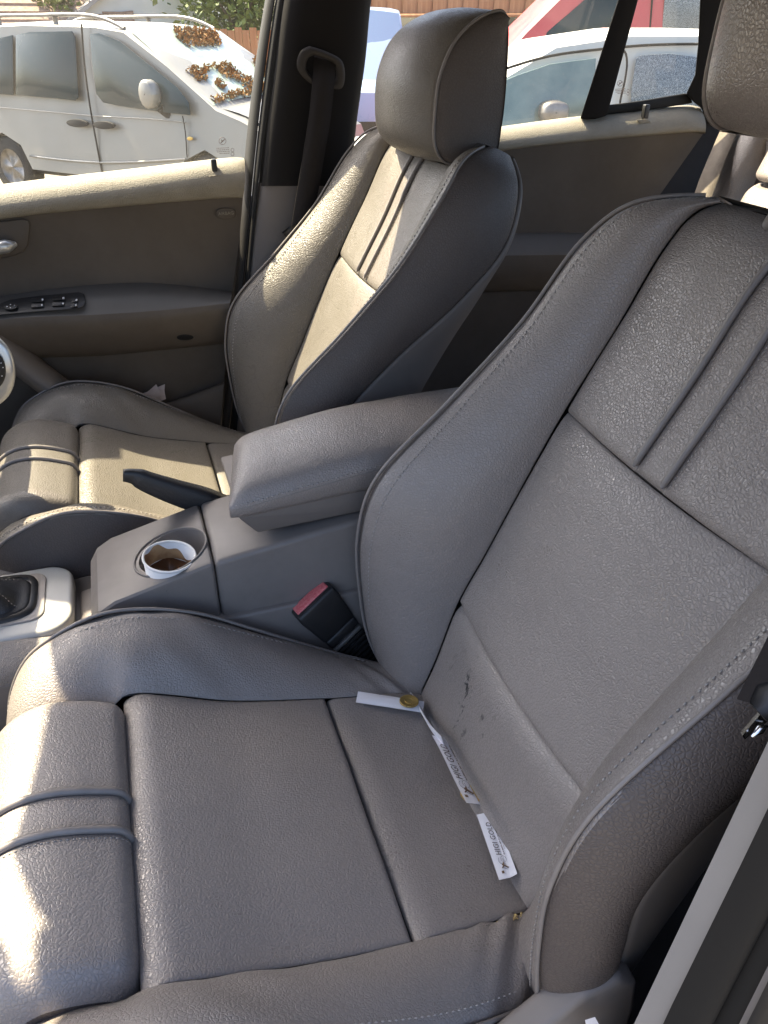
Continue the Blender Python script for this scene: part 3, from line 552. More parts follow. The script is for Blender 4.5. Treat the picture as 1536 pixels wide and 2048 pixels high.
# diagonal end of the dashboard beside the door, and what is under it
kp = pxgrid([(1.04, [(-200, 520), (-60, 610), (0, 652), (90, 724), (190, 802)]), (1.01, [(-200, 530), (-60, 618), (0, 660), (88, 732), (184, 806)]), (.99, [(-200, 552), (-60, 640), (0, 682), (80, 750), (170, 812)]), (.985, [(-200, 600), (-60, 672), (0, 706), (70, 764), (140, 812)]), (1.02, [(-200, 640), (-60, 700), (0, 730), (64, 776), (110, 812)])], 24, 30)
o = MB().grid(kp).build('dashboard_end', M['plastic']); tag(o, 'diagonal grey trim strip running down beside the driver door', 'dashboard trim')
# ---------------------------------------------------------------- centre pillar on the driver's side
bp = empty('door_pillar', (.1, 1.08, FL)); bof = np.array([-.1, -1.08, -FL])
def bpart(name, rows, mat, nu=24, nv=12): return MB().grid(pxgrid(rows, nu, nv)+bof).build(name, mat, bp)
def colrow(cols, Ys, ys, nu=26, nv=12):
    """cols: list of x(y) polylines given at heights ys; one Y per column"""
    P = np.array([[PX(c[i], ys[i], 1, Y) for c, Y in zip(cols, Ys)] for i in range(len(ys))]); return surf(P, nu, nv, 0, 0)+bof
ys = [-170, 0, 170, 330, 480, 700, 900]
cl = lambda a: list(a)
seal = [cl((564, 530, 505, 488, 478, 458, 438)), cl((570, 537, 513, 497, 484, 464, 444)), cl((580, 548, 524, 506, 493, 473, 452))]
MB().grid(colrow(seal, (1.12, 1.085, 1.075), ys)).build('door_seal', M['rubber'], bp)
P = colrow([seal[2], seal[2]], (1.078, 1.078), ys)[:, 0]; MB().tube(P, .0020, 6).build('seal_lip', M['guide'], bp)
s2 = [cl((583, 551, 527, 509, 496, 476, 455)), cl((590, 558, 534, 515, 501, 482, 462)), cl((598, 566, 541, 521, 507, 488, 470))]
MB().grid(colrow(s2, (1.082, 1.066, 1.062), ys)).build('door_seal', M['rubber'], bp)
yu = [-170, 0, 120, 250, 330, 372]
MB().grid(colrow([cl((598, 563, 547, 530, 521, 517)), cl((615, 580, 565, 548, 540, 536)), cl((690, 655, 645, 620, 612, 608)), cl((745, 710, 697, 680, 672, 668)), cl((772, 738, 726, 708, 700, 696)), cl((776, 742, 730, 712, 704, 700))], (1.075, 1.045, 1.03, 1.035, 1.055, 1.10), yu)).build('upper_trim', M['pillar'], bp)
yl = [366, 372, 480, 700, 900]
MB().grid(colrow([cl((514, 514, 500, 480, 462)), cl((534, 533, 520, 500, 480)), cl((606, 605, 592, 570, 550)), cl((690, 690, 670, 650, 640)), cl((702, 702, 690, 670, 660))], (1.078, 1.052, 1.038, 1.05, 1.09), yl)).build('lower_trim', M['plastic'], bp)
tag(bp, 'black topped pillar with belt slot between the two doors on the driver side', 'door pillar')
# seat belt of the driver's seat: guide ring, webbing, lower anchor
sb = empty('seat_belt', tuple(PX(640, 130, 1, 1.02))); so_ = -np.array(sb.location)
def belt(pts, wdt, name, mat, par, of, th=.0012, hold=None):
    c = cr([p for p in pts], 30); T = np.gradient(c, axis=0); T /= np.linalg.norm(T, axis=1)[:, None]; n = np.array(hold if hold is not None else (0, -1, .05)); s = np.cross(T, n); s /= np.linalg.norm(s, axis=1)[:, None]
    P = np.stack([c-s*wdt/2, c+s*wdt/2, c+s*wdt/2+n*th, c-s*wdt/2+n*th], 1)+of; return MB().grid(P, cv=True).build(name, mat, par)
belt([PX(650, 118, 1, 1.026), PX(648, 150, 1, 1.012), PX(640, 230, 1, 1.004), PX(624, 330, 1, 1.0), PX(604, 450, 1, .998), PX(592, 520, 1, .996)], .040, 'webbing', M['webbing'], sb, so_)
def ring(pts, Y, r, name, mat, par, of, n=60): return MB().tube(np.vstack([cr([PX(x, y, 1, Y) for x, y in pts+pts[:1]], n)])+of, r, 8, caps=False).build(name, mat, par)
gr = [(619, 92), (660, 106), (684, 122), (690, 150), (684, 176), (662, 178), (640, 176), (612, 160), (594, 135), (600, 104)]
a = np.array([PX(x, y, 1, 1.020) for x, y in gr]); c = a.mean(0); P = np.stack([cr(list(a)+[a[0]], 48), (cr(list(a)+[a[0]], 48)-c)*.80+c+np.array([0, -.008, 0]), (cr(list(a)+[a[0]], 48)-c)*.62+c+np.array([0, .004, 0])])+so_
MB().grid(P).build('belt_guide', M['guide'], sb)
belt([PX(576, 455, 1, 1.0), PX(590, 475, 1, .995)], .03, 'belt_stop', M['black'], sb, so_, th=.014)
tag(sb, 'black seat belt hanging down the dark pillar behind the worn seat', 'seat belt', 'seat belts')
# ---------------------------------------------------------------- rear door on the driver's side
rd = empty('rear_door', (.6, 1.10, FL)); rof = np.array([-.6, -1.10, -FL])
def rpart(name, rows, mat, nu=24, nv=50, par=None): return MB().grid(pxgrid(rows, nu, nv)+rof).build(name, mat, par or rd)
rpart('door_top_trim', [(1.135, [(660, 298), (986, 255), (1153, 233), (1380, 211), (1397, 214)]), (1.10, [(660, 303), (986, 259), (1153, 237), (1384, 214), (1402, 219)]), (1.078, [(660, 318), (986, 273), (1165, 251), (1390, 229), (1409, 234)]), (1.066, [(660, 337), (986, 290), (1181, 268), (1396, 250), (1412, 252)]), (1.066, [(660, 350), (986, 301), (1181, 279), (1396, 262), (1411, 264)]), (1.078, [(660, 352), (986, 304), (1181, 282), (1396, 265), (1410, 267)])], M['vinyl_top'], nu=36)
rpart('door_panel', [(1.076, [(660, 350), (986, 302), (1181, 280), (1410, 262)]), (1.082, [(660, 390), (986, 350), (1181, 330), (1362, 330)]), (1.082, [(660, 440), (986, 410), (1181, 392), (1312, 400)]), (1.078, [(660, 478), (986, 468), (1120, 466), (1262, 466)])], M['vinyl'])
rpart('door_armrest', [(1.08, [(660, 477), (986, 466), (1120, 465), (1270, 466)]), (1.066, [(660, 482), (986, 471), (1120, 470), (1270, 471)]), (1.02, [(660, 520), (986, 507), (1120, 505), (1250, 505)]), (1.01, [(660, 526), (986, 512), (1120, 510), (1250, 510)])], M['armrest_dark'], nu=30)
rpart('armrest_face', [(1.01, [(660, 526), (986, 512), (1120, 510), (1250, 510)]), (1.012, [(660, 560), (986, 548), (1120, 545), (1230, 545)]), (1.04, [(660, 595), (986, 580), (1120, 578), (1210, 578)]), (1.066, [(660, 598), (986, 583), (1120, 581), (1210, 581)])], M['vinyl'], nu=30)
rpart('lower_panel', [(1.066, [(660, 598), (986, 582), (1120, 580), (1210, 580)]), (1.075, [(600, 900), (900, 860), (1000, 850), (1100, 840)])], M['vinyl'])
MB().tube(cr([PX(985, 313, 1, 1.076), PX(1006, 318, 1, 1.076), PX(1008, 322, 1, 1.076), PX(1000, 345, 1, 1.077)], 12)+rof, .0012, 5).build('handle_outline', M['black'], rd)
pxplate('lock_bezel', [(1273, 240), (1296, 237), (1302, 244), (1280, 247)], 1.075, M['vinyl_top'], rd, of=rof, th=.006)
MB().box((-.006, -.006, -.01), (.006, .006, .026)).build('lock_pin', M['black'], rd, bevel=.002).location = tuple(PX(1289, 236, 1, 1.078)+rof)
sh0 = MB().box((.165, 1.150, FL), (1.3, 1.175, .45)); sh0.v = [tuple(np.array(p)+rof) for p in sh0.v]; sh0.build('outer_skin', M['black'], rd)
# window divider post and the black seal under the quarter glass
def rpoly(name, pts, Y, th, mat, bevel=.004): return pxplate(name, pts, Y, mat, rd, of=rof, th=th, bevel=bevel)
rpoly('window_divider', [(1302, -170), (1345, -170), (1276, 0), (1214, 231), (1190, 238), (1160, 238), (1236, 0)], lambda x, y: 1.112-.00010*(240-y), .03, M['pillar'])
rpoly('glass_seal', [(1200, 212), (1290, 200), (1372, 186), (1378, 190), (1386, 206), (1300, 220), (1200, 231)], 1.108, .012, M['rubber'])
rpoly('quarter_frame', [(1410, -170), (1560, -170), (1500, 0), (1480, 100), (1470, 240), (1425, 250), (1400, 214), (1388, 205), (1372, 188), (1390, 150), (1396, 90), (1400, 0)], lambda x, y: 1.115-.00010*(240-y), .03, M['pillar'])
tag(rd, 'beige rear door trim with black window divider and lock pin on its sunlit ledge', 'car door', 'doors on the driver side')
m = MB(); m.add([PX(660, 300, 1, 1.125), PX(1200, 238, 1, 1.125), PX(1300, -170, 1, 1.085), PX(700, -170, 1, 1.085)], [(0, 1, 2, 3)]); wr_ = m.build('door_window', M['glass'], smooth=False); tag(wr_, 'clean side window between the pillar and the rear door divider post', 'window pane', 'side windows')
m = MB(); m.add([PX(1170, 245, 1, 1.12), PX(1410, 218, 1, 1.12), PX(1440, -170, 1, 1.09), PX(1300, -170, 1, 1.09)], [(0, 1, 2, 3)]); wq = m.build('quarter_window', M['glass'], smooth=False); tag(wq, 'small fixed quarter window behind the divider post with etched marks', 'window pane', 'side windows')
etched(1240, 178, .8, wq, 1.1165)
M_q = MB(); M_q.grid(np.array([[PX(x, y, 1, 1.13-(.0 if y > 100 else .03)) for x in (1405, 1440, 1500, 1600, 1900)] for y in (-170, 0, 215, 330, 600)])); struct(M_q.build('rear_quarter_trim', M['pillar']))
M_q = MB(); M_q.grid(np.array([[PX(x, y, 1, 1.10) for x in (1240, 1300, 1420, 1600, 1900)] for y in (225, 330, 480, 700)])); struct(M_q.build('wheel_arch_trim', M['carpet']))
# ---------------------------------------------------------------- rear seat and its belt
rs = empty('rear_bench', (.95, .5, FL)); ro = -np.array(rs.location)
def xgrid(rows, nu, nv, of=ro): return surf([[PX(x, y, 0, X) for x, y in pts] for X, pts in rows], nu, nv, 0, 0)+of
P = surf([[(1.06, .955, .60), (1.02, .93, .605), (.99, .88, .605), (.985, .845, .60), (1.0, .83, .60)], [(1.05, .96, .56), (1.0, .93, .57), (.965, .88, .57), (.965, .84, .565), (.99, .825, .56)], [(.99, .97, .40), (.94, .95, .40), (.90, .90, .40), (.905, .85, .40), (.95, .83, .40)], [(.93, .98, .22), (.87, .96, .22), (.83, .92, .22), (.84, .86, .22), (.90, .83, .22)], [(.85, .98, .05), (.80, .96, .05), (.77, .92, .05), (.79, .86, .05), (.85, .83, .05)]], 40, 30)
MB().grid(P+ro).build('side_bolster', M['leather'], rs)
for z0, z1 in ((.565, .475), (.468, .25)):
    rows = []
    for k in range(6):
        z = z0+(z1-z0)*k/5; x = .955-(.56-z)*.42; rows.append([(x+.03, .795, z), (x, .785, z), (x-.006, .70, z), (x-.008, .40, z), (x-.006, .0, z), (x, -.25, z)])
    panel('seat_back_panel', surf(rows, 24, 40)+ro, (-1, 0, .3), {'r0': (.03, .02), 'r1': (.012, .01), 'c0': (.02, .012)}, M['leather'], rs)
MB().box((-.0, .30, 0), (.05, .345, .5)).build('gap_trim', M['plastic'], rs, bevel=.01).location = (.02, .0, .40)
rows = [[(.92, -.25, -.0), (.92, .4, .0), (.92, .95, .0)], [(.62, -.25, .04), (.62, .4, .04), (.62, .95, .04)], [(.56, -.25, .03), (.56, .4, .03), (.56, .95, .03)], [(.54, -.25, -.03), (.54, .4, -.03), (.54, .95, -.03)], [(.57, -.25, -.2), (.57, .4, -.2), (.57, .95, -.2)]]
MB().grid(surf(rows, 30, 30)+ro).build('seat_cushion', M['leather_side'], rs)
for y in (.60, .75): MB().tube(np.array([(1.0, y, .50), (1.02, y, .68)])+ro, .006, 10).build('headrest_post', M['chrome'], rs)
tag(rs, 'grey leather rear bench glimpsed between the front headrests, partly in hard sun', 'car seat')
b2 = empty('seat_belt', tuple(PX(1450, 320, 0, .90))); bo = -np.array(b2.location)
belt([PX(1468, 245, 0, .955), PX(1453, 275, 0, .94), PX(1425, 340, 0, .90), PX(1393, 430, 0, .86), PX(1370, 500, 0, .82)], .047, 'webbing', M['webbing_brown'], b2, bo, hold=(-.9, -.1, .3)); tag(b2, 'brownish seat belt lying over the rear bench bolster', 'seat belt', 'seat belts')
# ---------------------------------------------------------------- centre console
cc = empty('centre_console', (-.1, .36, -.12)); co_ = -np.array(cc.location)
CY0, CY1 = .276, .425
def sh(m, of): m.v = [tuple(np.array(p)+of) for p in m.v]; return m
def applied_cut(o, cut):
    md = o.modifiers.new('b', 'BOOLEAN'); md.operation = 'DIFFERENCE'; md.object = cut; md.solver = 'EXACT'; dg = bpy.context.evaluated_depsgraph_get(); me = bpy.data.meshes.new_from_object(o.evaluated_get(dg)); o.modifiers.clear(); o.data = me; bpy.data.objects.remove(cut)
tz = lambda x: float(np.interp(x, [-.36, -.345, -.20, .0, .3], [.118, .136, .172, .196, .20]))
front = [(-.372, .045), (-.366, .108), (-.355, .126), (-.335, .138), (-.2135, tz(-.2135)), (-.2135, -.12), (-.36, -.12)]
o = sh(prism(front, 1, CY0, CY1), co_).build('cup_holder_housing', M['console'], cc, bevel=.007, seg=3)
cc_c = np.array([-.2615, .335]); cut = MB().tube([(cc_c[0]+.004, cc_c[1], .03), (cc_c[0], cc_c[1], .30)], [.040, .0455], 40); cut = sh(cut, co_).build('cut', M['console'], cc); bpy.context.view_layer.update(); bq = bmesh.new(); bq.from_mesh(cut.data); bmesh.ops.recalc_face_normals(bq, faces=bq.faces); bq.to_mesh(cut.data); bq.free(); applied_cut(o, cut)
o.data.polygons.foreach_set('use_smooth', [True]*len(o.data.polygons))
b = bmesh.new(); b.from_mesh(o.data)
for e in b.edges: e.smooth = not (len(e.link_faces) == 2 and e.calc_face_angle(0) > R(25))
b.to_mesh(o.data); b.free()
th = np.linspace(0, 2*math.pi, 41); zt = lambda x: tz(x)+.0005
MB().tube([(cc_c[0]+.046*math.cos(a), cc_c[1]+.046*math.sin(a), zt(cc_c[0]+.046*math.cos(a))) + co_*0 for a in th] + co_, .0016, 6, caps=False).build('cup_holder_rim', M['console'], cc)
MB().box((cc_c[0]+.018, CY1-.052, .125), (cc_c[0]+.04, CY1-.04, .140)).build('cup_clip', M['black'], cc).location = tuple(co_)
rear = [(-.2125, -.12), (-.2125, tz(-.2125)), (-.03, .193), (.36, .20), (.40, .16), (.40, -.12)]
sh(prism(rear, 1, CY0, CY1), co_).build('console_box', M['console'], cc, bevel=.007, seg=3)
low = [(-.40, -.2), (-.39, .055), (-.30, .072), (-.22, .0865), (.36, .091), (.36, -.2)]
sh(prism(low, 1, CY0-.0085, CY1+.006), co_).build('lower_ledge', M['console'], cc, bevel=.004, seg=2)
# armrest: leather pad over a plastic tray
LP = []
for x in np.r_[-.188, -.187, -.182, -.172, -.15, np.linspace(-.12, .22, 9), .235, .24]:
    k = np.clip((x+.188)/.03, 0, 1); e = math.sqrt(1-(1-k)**2); top = np.interp(x, [-.19, -.05, .1, .24], [.262, .284, .292, .292]); mid = np.interp(x, [-.19, 0, .24], [.236, .262, .268]); bot = np.interp(x, [-.19, 0, .24], [.217, .229, .232])
    y0, y1 = .281+.006*(1-e), .452-.004*(1-e); t_ = mid+(top-mid)*e; row = [(x, y0+.010, bot), (x, y0+.002, bot+.004), (x, y0, (bot+mid)/2), (x, y0+.0015, mid), (x, y0+.012, mid+(t_-mid)*.55), (x, y0+.035, mid+(t_-mid)*.86), (x, (y0+y1)/2, t_), (x, y1-.035, mid+(t_-mid)*.86), (x, y1-.012, mid+(t_-mid)*.5), (x, y1, mid-.002), (x, y1, (bot+mid)/2), (x, y1-.010, bot)]
    LP.append(row)
LP = [[(p[0]+.20*(p[1]-.281)*np.clip(1-(p[0]+.19)/.2, 0, 1), p[1], p[2]) for p in r_] for r_ in LP]
P = surf(LP, 70, 60, 0, 0)+co_; ar = MB().grid(P).build('armrest_pad', M['leather'], cc)
m = MB(); m.grid(np.stack([P[0], np.repeat(P[0].mean(0)[None], 60, 0)])); m.build('armrest_pad_end', M['leather'], ar)
d = np.array([r[3] for r in LP]); q = cr(d, 120)+np.array([0, -.0006, .001])+co_; stitches(q[6:-4], .0062, .0044, .0008).build('stitching', M['thread'], ar); MB().tube(q[4:]+np.array([0, .0004, -.005]), .0012, 6).build('pad_seam', M['piping'], ar)
sh(prism([(-.156, .192), (-.176, .216), (-.176, .222), (-.02, .232), (.23, .236), (.23, .20), (-.02, .197)], 1, .288, .446), co_).build('armrest_tray', M['plastic'], cc, bevel=.004)
# gear lever surround in front of the console
def rrect(x0, x1, y0, y1, r, n=6):
    p = []
    for cx, cy, a0 in ((x1-r, y1-r, 0), (x0+r, y1-r, 90), (x0+r, y0+r, 180), (x1-r, y0+r, 270)):
        for k in range(n+1): a = R(a0+90*k/n); p.append((cx+r*math.cos(a), cy+r*math.sin(a)))
    return p
sh(prism([(-.80, .03), (-.44, .045), (-.372, .052), (-.372, -.10), (-.80, -.10)], 1, .285, .475), co_).build('tunnel_top', M['console'], cc, bevel=.008, seg=2)
fr = sh(prism(rrect(-.85, -.396, .330, .478, .035), 2, .048, .074), co_).build('gear_frame', M['gear_frame'], cc, bevel=.006, seg=3)
sh(prism(rrect(-.85, -.430, .356, .462, .018), 2, .070, .0765), co_).build('gear_plate', M['gear_plate'], cc, bevel=.0012)
for s, y0, y1 in ((-1, .288, .331), (1, .478, .505)):
    P = surf([[(-.85, y0, .02), (-.5, y0, .02), (-.415, y0+.006, .015)], [(-.85, y0, .055), (-.5, y0, .055), (-.412, y0+.004, .045)], [(-.85, (y0+y1)/2, .071), (-.5, (y0+y1)/2, .071), (-.405, (y0+y1)/2, .060)], [(-.85, y1, .072), (-.5, y1, .072), (-.400, y1, .062)], [(-.85, y1, .04), (-.5, y1, .04), (-.400, y1, .03)]], 24, 24); 
    MB().grid(P+co_).build('padded_edge', M['pebbled'], cc); MB().grid(np.stack([P[:, -1], np.repeat(P[:, -1].mean(0)[None], 24, 0)])+co_).build('padded_edge_end', M['pebbled'], cc)
tag(cc, 'grey plastic console between the front seats with padded armrest and cup holder', 'console')
# gear lever boot
gb = empty('gear_lever', (-.52, .41, .076)); go = -np.array(gb.location); rows = []
for k, (z, s) in enumerate(((.075, 1.), (.080, 1.0), (.084, .93), (.098, .80), (.112, .72), (.128, .55), (.150, .38), (.20, .22))):
    c = np.array([-.53-.03*k/7, .411]); n = 40; row = []
    for j in range(n+1):
        a = 2*math.pi*j/n; cx, sx = math.cos(a), math.sin(a); x = .084*s*math.copysign(abs(cx)**.45, cx); y = .046*s*math.copysign(abs(sx)**.5, sx); f = 1+.05*math.sin(3*a+k*1.2)*(1 if 2 < k < 7 else 0)
        row.append((c[0]+x*f, c[1]+y*f, z+(.006*math.sin(2*a+k) if 2 < k < 7 else 0)))
    rows.append(row)
P = np.stack([cr(np.array(rows)[:, j], 40) for j in range(41)], 1); MB().grid(P+go).build('boot', M['black_leather'], gb)
for s in (-1, 1): q = P[6:36, 20+s*17 if s > 0 else 3]+go+np.array([0, 0, .001]); stitches(q, .005, .0035, .0007).build('stitching', M['piping'], gb)
MB().tube([(-.565+.52, 0, .12), (-.575+.52, 0, .17), (-.58+.52, 0, .20)], [.012, .018, .024], 14).build('knob', M['black'], gb); MB().grid(np.array([[( .084*math.copysign(abs(math.cos(a))**.4, math.cos(a))-.01, .046*math.copysign(abs(math.sin(a))**.45, math.sin(a))+.001, .0015+dz) if False else (w_*math.copysign(abs(math.cos(a))**.4, math.cos(a))-.01, h_*math.copysign(abs(math.sin(a))**.45, math.sin(a))+.001, dz) for a in np.linspace(0, 2*math.pi, 48)] for w_, h_, dz in ((.091, .052, .0), (.090, .051, .004), (.083, .045, .005))])).build('boot_frame', M['black'], gb)
tag(gb, 'black leather gear lever boot in the pale grey surround', 'gear lever')
# handbrake
hb = empty('handbrake_lever', (-.17, .435, .14)); ho = -np.array(hb.location)
ax = cr([PX(246, 951, 1, .435), PX(268, 953, 1, .435), PX(300, 966, 1, .435), PX(350, 984, 1, .435), PX(405, 1002, 1, .435), PX(440, 1018, 1, .437)], 40)
rad = np.interp(np.linspace(0, 1, 40), [0, .10, .14, .2, .5, .8, 1], [.0075, .009, .0095, .012, .0155, .0185, .020]); T = np.gradient(ax, axis=0); T /= np.linalg.norm(T, axis=1)[:, None]; P = []
for i in range(40):
    u = np.array([0, 1., 0]); v = np.cross(u, T[i]); P.append([ax[i]+rad[i]*(.78*math.copysign(abs(math.cos(a))**.8, math.cos(a))*u+1.1*math.copysign(abs(math.sin(a))**.8, math.sin(a))*v) for a in np.linspace(0, 2*math.pi, 25)])
P = np.array(P); MB().grid(P[5:]+ho).build('grip', M['black_leather'], hb); MB().grid(np.concatenate([np.repeat(P[0].mean(0)[None, None], 25, 1), P[:6]*1])+ho).build('release_button', M['black'], hb)
MB().grid(np.stack([P[5], P[5]*0+P[5].mean(0)])+ho).build('grip_end', M['black'], hb)
stitches(P[8:-2, 18]+ho, .0045, .003, .0005).build('stitching', M['piping'], hb)
rows = []
for k, (s, dx, dz) in enumerate(((1.02, 0, 0), (1.25, .006, -.008), (1.1, .012, -.018), (1.5, .02, -.032), (1.8, .03, -.06))):
    c = P[-1].mean(0); rows.append([c+(p-c)*s*np.array([1, 1.1, 1])+np.array([dx, 0, dz]) for p in P[-1]])
MB().grid(surf(rows, 20, 25, 0, 0)+ho).build('boot', M['black_leather'], hb); tag(hb, 'black leather handbrake lever lying beside the padded armrest', 'handbrake')
# seat belt buckle beside the passenger seat
sbk = empty('seat_belt_buckle', (-.012, .262, -.055))
a0 = np.array([-.012, .262, -.055]); a1 = np.array([-.100, .266, .094]); axd = (a1-a0)/np.linalg.norm(a1-a0); wv = np.cross((0, 1., 0), axd); wv = -wv/np.linalg.norm(wv); wv = wv+np.array([0, -.25, 0]); wv /= np.linalg.norm(wv); tv = np.cross(axd, wv); 
LB = np.linalg.norm(a1-a0); MBk = Matrix(((wv[0], tv[0], axd[0], 0), (wv[1], tv[1], axd[1], 0), (wv[2], tv[2], axd[2], 0), (0, 0, 0, 1)))
def bk_(m, *a, **k): m.v = [tuple(MBk @ Vector(p)) for p in m.v]; return m.build(*a, parent=sbk, **k)
hs = MB(); hs.add([(sx*w_, sy*t_, z) for z, w_, t_ in ((LB-.062, .0265, .0140), (LB-.012, .0310, .0165), (LB, .0305, .0160)) for sx, sy in ((-1, -1), (1, -1), (1, 1), (-1, 1))], [(3, 2, 1, 0), (8, 9, 10, 11)]+[(k*4+i, k*4+(i+1) % 4, (k+1)*4+(i+1) % 4, (k+1)*4+i) for k in range(2) for i in range(4)])
H = bk_(hs, 'housing', M['black'], bevel=.004, seg=3)
m = MB(); m.add([(sx*w_, -.001+sy*t_, z) for z, w_, t_ in ((LB-.004, .0272, .0098), (LB+.0022, .0258, .0088)) for sx, sy in ((-1, -1), (1, -1), (1, 1), (-1, 1))], [(3, 2, 1, 0), (4, 5, 6, 7)]+[(i, (i+1) % 4, (i+1) % 4+4, i+4) for i in range(4)]); RB = bk_(m, 'release_button', M['red'], bevel=.0015)
m = MB(); m.box((-.0275, .0110, LB-.004), (.0275, .0142, LB+.0006)); bk_(m, 'tongue_slot', M['carpet'])
m = MB(); m.box((-.0252, -.0126, LB-.078), (.0252, .0126, LB-.0625)); bk_(m, 'collar', M['black'], bevel=.003)
for k in range(8): m = MB(); s = 1-.035*k; m.box((-.0245*s, -.0120*s, LB-.088-k*.0088), (.0245*s, .0120*s, LB-.0815-k*.0088)); bk_(m, 'bellows_ring', M['armrest_dark'] if k == 0 else M['pillar'], bevel=.0022)
m = MB(); m.box((-.016, -.008, -.03), (.016, .008, LB-.08)); bk_(m, 'stalk', M['black'])
tag(sbk, 'black seat belt buckle with red button standing between seat and console', 'buckle')
# paper cup with dried coffee
cp = empty('paper_cup', (-.272, .318, .085)); tilt = Matrix.Rotation(R(6), 4, 'Y') @ Matrix.Rotation(R(4), 4, 'X'); cp.rotation_euler = tilt.to_euler()
def lathe(prof, n=48): return np.array([[(r*math.cos(a), r*math.sin(a), z) for a in np.linspace(0, 2*math.pi, n+1)] for r, z in prof])
MB().grid(lathe([(.001, .003), (.0215, .003), (.022, 0), (.0225, 0), (.0315, .080), (.0308, .080), (.022, .004), (.001, .004)])).build('cup_wall', M['cup'], cp); MB().grid(lathe([(.0312+.0016*math.cos(a), .0805+.0016*math.sin(a)) for a in np.linspace(0, 2*math.pi, 9)])).build('rolled_rim', M['cup'], cp)
MB().grid(np.array([[(r*math.cos(a), r*math.sin(a), .056+.001*math.sin(5*a)) for a in np.linspace(0, 2*math.pi, 33)] for r in (.0005, .015, .0278)])).build('coffee_dregs', M['coffee_wet'], cp)
sr = lambda a: .058+.0155*max(0, math.sin((a-R(45))*1.0))+.003*math.sin(7*a); A = np.linspace(R(20), R(165), 30); MB().grid(np.array([[((.0222+.0088*(z-.004)/.076-.0003)*math.cos(a), (.0222+.0088*(z-.004)/.076-.0003)*math.sin(a), z) for a in A for z in [.056+(sr(a)+.004-.056)*t]] for t in np.linspace(0, 1, 8)])).build('coffee_stain', M['coffee'], cp)
tag(cp, 'small white paper cup with brown coffee dregs in the console cup holder', 'paper cup')
# ---------------------------------------------------------------- things lying in the seat fold
def sachet(name, cx, U, V, L, W, th, mat=M['paper'], bend=None, puff=.0012):
    """a flat stick sachet: centre cx, unit vectors along U (length) and V (width)"""
    U, V = np.array(U, float), np.array(V, float); U /= np.linalg.norm(U); V -= U*(U@V); V /= np.linalg.norm(V); N = np.cross(U, V); nu, nv = 26, 11; g = np.random.default_rng(abs(hash(name)) % 1000 if False else int(L*1e5)); m = MB()
    def S(side):
        P = np.zeros((nu, nv, 3))
        for i, a in enumerate(np.linspace(-.5, .5, nu)):
            for j, b in enumerate(np.linspace(-.5, .5, nv)):
                inn = max(0, 1-(abs(a)/.46)**8)*max(0, 1-(abs(b)/.42)**4); h = side*(.0002+puff*inn*(1+.35*math.sin(9*a+3*b)))
                P[i, j] = np.array(cx)+U*a*L+V*b*W+N*(h+(bend(a, b) if bend else 0))
        return P
    m.grid(S(1)); m.grid(S(-1)); return m, (lambda a, b, h: np.array(cx)+U*a*L+V*b*W+N*((bend(a, b) if bend else 0)+h)), N
def printed(par, at, L, W, flip=1, skip=0, hgt=.0019):
    def add(m, name, mat, a0, b0):
        m.v = [tuple(at((a0+flip*p[0])/L, (b0+flip*p[1])/W, hgt+p[2])) for p in m.v]; return m.build(name, mat, par, smooth=False)
    add(text_mesh('HIGI GOLD', .0108, .28, spacing=1.05), 'lettering', M['ink'], .0075*flip, .0015*flip)
    for k, (x0, x1, y) in enumerate(((-.021, .037, -.0056), (-.013, .031, -.0086))):
        m = MB(); g = random.Random(5+k); x = x0
        while x < x1: l_ = g.uniform(.0005, .0016); h = .0013 if k == 0 else .001; m.box((x, y-h/2, 0), (min(x+l_, x1), y+h/2, .0001)); x += l_+(.0004 if g.random() < .8 else .0012)
        add(m, 'small_print', M['ink_grey'] if k else M['ink'], 0, 0)
    c = -.030
    def arc(pts, r=.00032): m = MB(); m.tube([(x, y, 0) for x, y in pts], r, 5); return m
    add(arc([(c+.0015+.0052*math.cos(t), .0022+.0034*math.sin(t)) for t in np.linspace(.4, 5.4, 24)]), 'emblem_loop', M['ink_grey'], 0, 0); add(arc([(c+.0030+.0052*math.cos(t), -.0022+.0036*math.sin(t)) for t in np.linspace(-2.9, 2.3, 24)]), 'emblem_loop', M['ink_grey'], 0, 0)
    add(arc([(c-.0100, .0034), (c-.0065, .0002), (c-.0018, -.0002)], .0009), 'emblem_stroke', M['ink_brown'], 0, 0); add(arc([(c-.0118, -.0052), (c-.0070, -.0006), (c-.0045, .0024)], .0009), 'emblem_stroke', M['ink_brown'], 0, 0); add(arc([(c-.0118, -.0052), (c-.0135, -.0030), (c-.0095, .0030)], .0003), 'emblem_loop', M['ink_grey'], 0, 0)
    m = MB(); m.box((-.0485, .0030, 0), (-.0445, .0064, .0001)); add(m, 'corner_print', M['ink_brown'], 0, 0)
zc = .014
def seatpt(px, py, z): return PX(px, py, 2, z)
